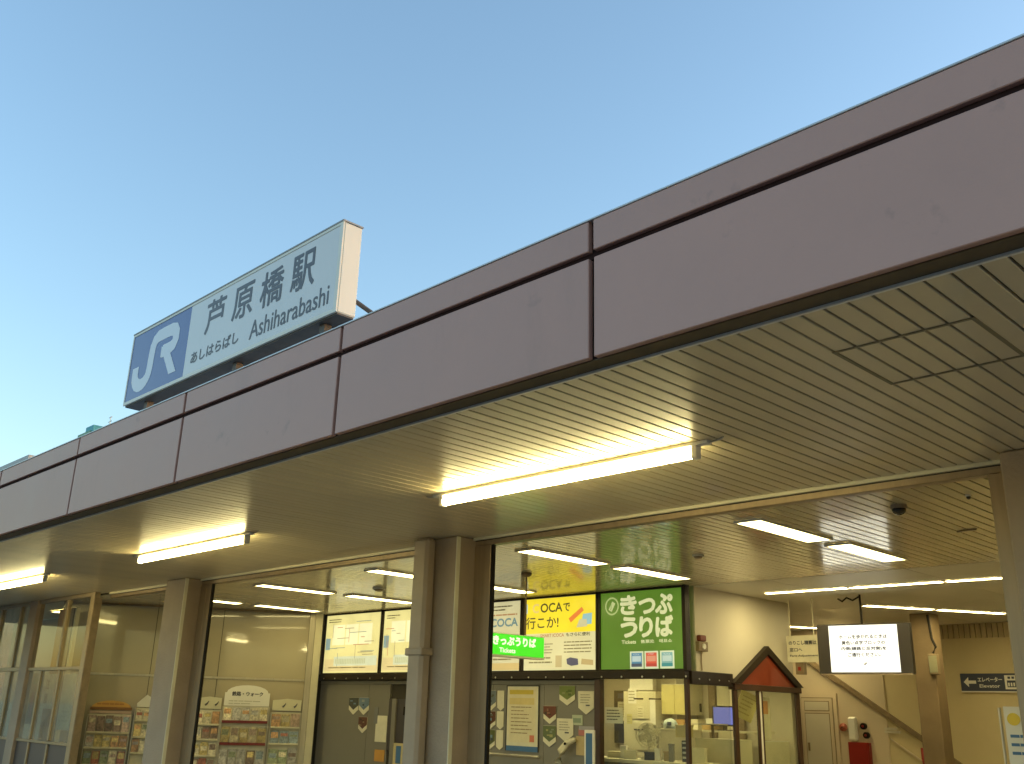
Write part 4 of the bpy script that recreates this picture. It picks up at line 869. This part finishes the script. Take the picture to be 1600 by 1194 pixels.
def head_arch(t, W_):
    pts = [(0.0, 1.52), (W_, 1.52), (W_, 1.74)] + arcpts(W_/2, 1.74, W_/2-0.03, 0, 180, 10, 0.125) + [(0, 1.74)]
    MB().prism(pts, -0.012, 0.001).build('header', M['white'], t)
    text(t, '鉄路・ウォーク', W_*0.16, 1.685, 0.07, M['ink'], y=-0.015, width=W_*0.68, bold=0.05)
    lines(t, W_*0.1, W_*0.9, 1.54, 1.62, 2, flat((0.45, 0.42, 0.33)), y=-0.015)
rack('leaflet_rack', 'white arched leaflet rack with two dark red shelf bands', 'white arched rack', 2.27, 3.03, [(1.285, 1.51), (0.93, 1.19), (0.58, 0.83)], head_arch, M['maroon'], [[0, 7, 0], [3, 0, 3], [4, 7, 6]], 5, cover=1)
def head_bird(t, W_):
    MB().prism([(0, 1.46), (W_, 1.46), (W_, 1.64), (W_*0.5, 1.66), (0, 1.63)], -0.012, 0.001).build('header', flat((0.60, 0.57, 0.40)), t)
    for x in (0.35, 0.75):
        MB().tube([(W_*x, -0.015, 1.52), (W_*x+0.03, -0.015, 1.545), (W_*x+0.055, -0.015, 1.585)], [0.02, 0.014, 0.006], 6).build('picture', M['ink'], t)
rack('leaflet_rack', 'leaflet rack with orange leaflets between the arched rack and the corner post', 'rack by the corner post', 3.09, 3.58, [(1.20, 1.43), (0.93, 1.15), (0.60, 0.86)], head_bird, M['trim'], [[1, 3, 8], [4, 0, 4], [0, 7, 5]], 3, 0.03, cover=0)
rack('leaflet_rack', 'narrow leaflet rack with red leaflets left of the arched rack', 'narrow rack', 1.82, 2.23, [(1.22, 1.44), (0.98, 1.19), (0.72, 0.93), (0.48, 0.68)], head_bird, M['trim'], [[1, 2, 0], [0, 8, 6], [3, 1, 0]], 3, 0.03)
def head_orange(t, W_):
    MB().prism([(0, 1.42)]+[(W_, 1.42)] + arcpts(W_/2, 1.44, W_/2-0.02, 0, 180, 10, 0.11), -0.012, 0.001).build('header', flat((0.58, 0.33, 0.08)), t)
    box('band', flat((0.22, 0.10, 0.03)), t, 0, W_, -0.016, -0.0125, 1.40, 1.445); box('band', flat((0.52, 0.38, 0.30)), t, 0, W_, -0.014, 0.002, 1.345, 1.385)
    lines(t, W_*0.15, W_*0.85, 1.46, 1.53, 1, flat((0.40, 0.18, 0.05)), y=-0.015)
rack('leaflet_rack', 'orange topped leaflet rack seen through the opening beside the glazed screen', 'orange topped rack', 0.13, 0.79, [(1.06, 1.33), (0.82, 1.02), (0.56, 0.78)], head_orange, M['trim'], [[6, 6, 8], [5, 3, 1, 7], [5, 0, 2]], 5, 0.03)
rack('leaflet_rack', 'slim cream leaflet rack between the orange topped rack and a column', 'slim cream rack', 0.86, 1.10, [(1.26, 1.44), (1.0, 1.22), (0.75, 0.96)], lambda t, W_: MB().prism([(0, 1.46), (W_, 1.46), (W_, 1.60), (W_*0.6, 1.66), (0, 1.52)], -0.012, 0.001).build('header', M['white'], t), M['trim'], [[0], [0, 3], [0, 1]], 2, 0.03)
tag(MB().box(-0.3, 0.3, -0.02, 0.0, 1.95, 2.0).build('bench_rail', M['alu']), 'x', 'rail') if False else None

# ================================================================== glazed screen at the left
gs = thing('glazed_screen', 'aluminium framed glass screen at the left end of the station front', 'glazed screen', (0, 6.20, 0))
def gb(x0, x1, z0, z1, m='scr', y0=0.0, y1=0.07, n='frame_bar'): return box(n, M[m], gs, x0, x1, y0, y1, z0, z1, c=0.004)
gb(-15.64, -15.50, 0, 3.148, n='corner_post', y1=0.09); gb(-15.496, -15.48, 0, 3.06, 'rail', n='corner_post', y1=0.12)
gb(-18.12, -17.78, 0, 3.148, 'column', n='corner_post', y0=-0.03, y1=0.10)
gb(-17.776, -15.644, 3.085, 3.145); gb(-17.776, -15.644, 1.985, 2.035); gb(-17.776, -15.644, 0.885, 0.925)
for x in (-16.55,): gb(x-0.035, x+0.035, 2.04, 3.08)
for x in (-17.2, -16.42): gb(x-0.03, x+0.03, 0.93, 1.98); gb(x-0.03, x+0.03, 0, 0.88)
for a, b_ in ((-17.776, -16.59), (-16.51, -15.644)): box('pane', M['glass3'], gs, a, b_, 0.03, 0.036, 2.036, 3.084)
for a, b_ in ((-17.776, -17.235), (-17.165, -16.455), (-16.385, -15.644)):
    box('pane', M['glass2'], gs, a, b_, 0.03, 0.036, 0.926, 1.984); box('kick_panel', M['darkpan'], gs, a, b_, 0.025, 0.045, 0, 0.884)
# side return of the screen and window further left
gb(-24, -18.124, 3.085, 3.145); gb(-24, -18.124, 1.985, 2.045); gb(-24, -18.124, 0.885, 0.925)
for x in (-18.62, -19.6, -21.0, -22.4): gb(x-0.04, x+0.04, 0.93, 1.98); gb(x-0.04, x+0.04, 2.05, 3.08)
for a, b_ in ((-18.58, -18.13), (-19.56, -18.66), (-20.96, -19.64), (-22.36, -21.04)):
    box('pane', M['glass2'], gs, a, b_, 0.03, 0.036, 2.046, 3.084); box('pane', M['glass2'], gs, a, b_, 0.03, 0.036, 0.926, 1.984); box('kick_panel', M['darkpan'], gs, a, b_, 0.025, 0.045, 0, 0.884)
# inner timber door behind the screen
idr = thing('inner_door', 'brown timber door standing behind the glass screen', 'door', (-17.20, 6.47, 0))
box('door_leaf', M['brownd'], idr, -0.35, 0.05, 0, 0.04, 0, 3.0); box('door_leaf', M['rail'], idr, 0.16, 0.28, 0, 0.04, 0, 3.0); box('stile', M['black'], idr, 0.30, 0.34, -0.01, 0.05, 0, 3.0); box('stile', M['trim'], idr, 0.36, 0.42, -0.01, 0.05, 0, 3.0)
# notices behind the glass of the screen
def scr_poster(label, x0, x1, z0, z1, mt, deco): return sheet('window_poster', label, x0, x1, z0, z1, mt, 'poster', deco=deco, y=6.25)
scr_poster('dim purple and teal poster in the screen beside the wide post', -17.62, -17.30, 1.15, 1.95, flat((0.20, 0.17, 0.17)), lambda t, W_, H_: (blk(t, 0.08, 0.28, 0.62, 0.76, flat((0.10, 0.22, 0.20)), y=-0.009), blk(t, 0.1, 0.2, 0.1, 0.5, flat((0.28, 0.14, 0.20)), y=-0.009)))
scr_poster('white poster with two dark characters in the glazed screen', -17.05, -16.60, 1.40, 1.93, flat((0.46, 0.48, 0.48)), lambda t, W_, H_: (text(t, '注', 0.08, 0.30, 0.15, M['ink'], y=-0.009, bold=0.03), text(t, '意', 0.08, 0.08, 0.15, M['ink'], y=-0.009, bold=0.03)))
scr_poster('plain pale blue sheet in the right pane of the glazed screen', -16.30, -15.78, 1.10, 1.93, flat((0.44, 0.49, 0.50)), lambda t, W_, H_: lines(t, 0.1, W_-0.1, 0.1, 0.3, 3, flat((0.34, 0.38, 0.38)), y=-0.009))

# ================================================================== distant buildings over the roof
tb = thing('distant_building', 'distant rooftop block with green and teal walls and an aerial', 'building', (-57.0, 20.0, 0))
box('green_block', M['green_b'], tb, 0.9, 2.6, 0, 1.5, 0, 15.95); box('wall', M['pale_b'], tb, -1.0, 5.0, 0.01, 6, 0, 14.9); box('teal_block', M['teal'], tb, 1.7, 2.75, 0.1, 0.8, 14.95, 16.28)
for k in range(3): box('window', M['navy'], tb, 1.2+0.7*k, 1.6+0.7*k, -0.03, -0.002, 14.6, 15.2)
ae = MB(); ae.tube([(2.95, 0.9, 15.0), (2.95, 0.9, 16.9)], 0.03, 6)
for dz, l_ in ((0.7, 0.5), (1.0, 0.42), (1.25, 0.35)): ae.tube([(2.95-l_*.6, 0.9, 15.6+dz), (2.95+l_*.6, 0.9, 15.6+dz)], 0.02, 5)
ae.build('aerial', M['steel'], tb)
pb = thing('distant_building', 'pale distant flat roofed building at the left edge above the fascia', 'building', (-76, 20.0, 0))
box('wall', M['pale_b'], pb, 0, 12.6, 0, 9, 0, 15.55); box('parapet', M['pale_b'], pb, -0.2, 12.8, -0.2, 9.2, 15.555, 15.95)
for k in range(5):
    wq = box('window', M['navy'], pb, 1+2.3*k, 2.2+2.3*k, -0.05, -0.002, 13.4, 14.8); box('window_frame', M['coping'], wq, 0.95+2.3*k, 2.25+2.3*k, -0.08, -0.051, 13.3, 13.39)
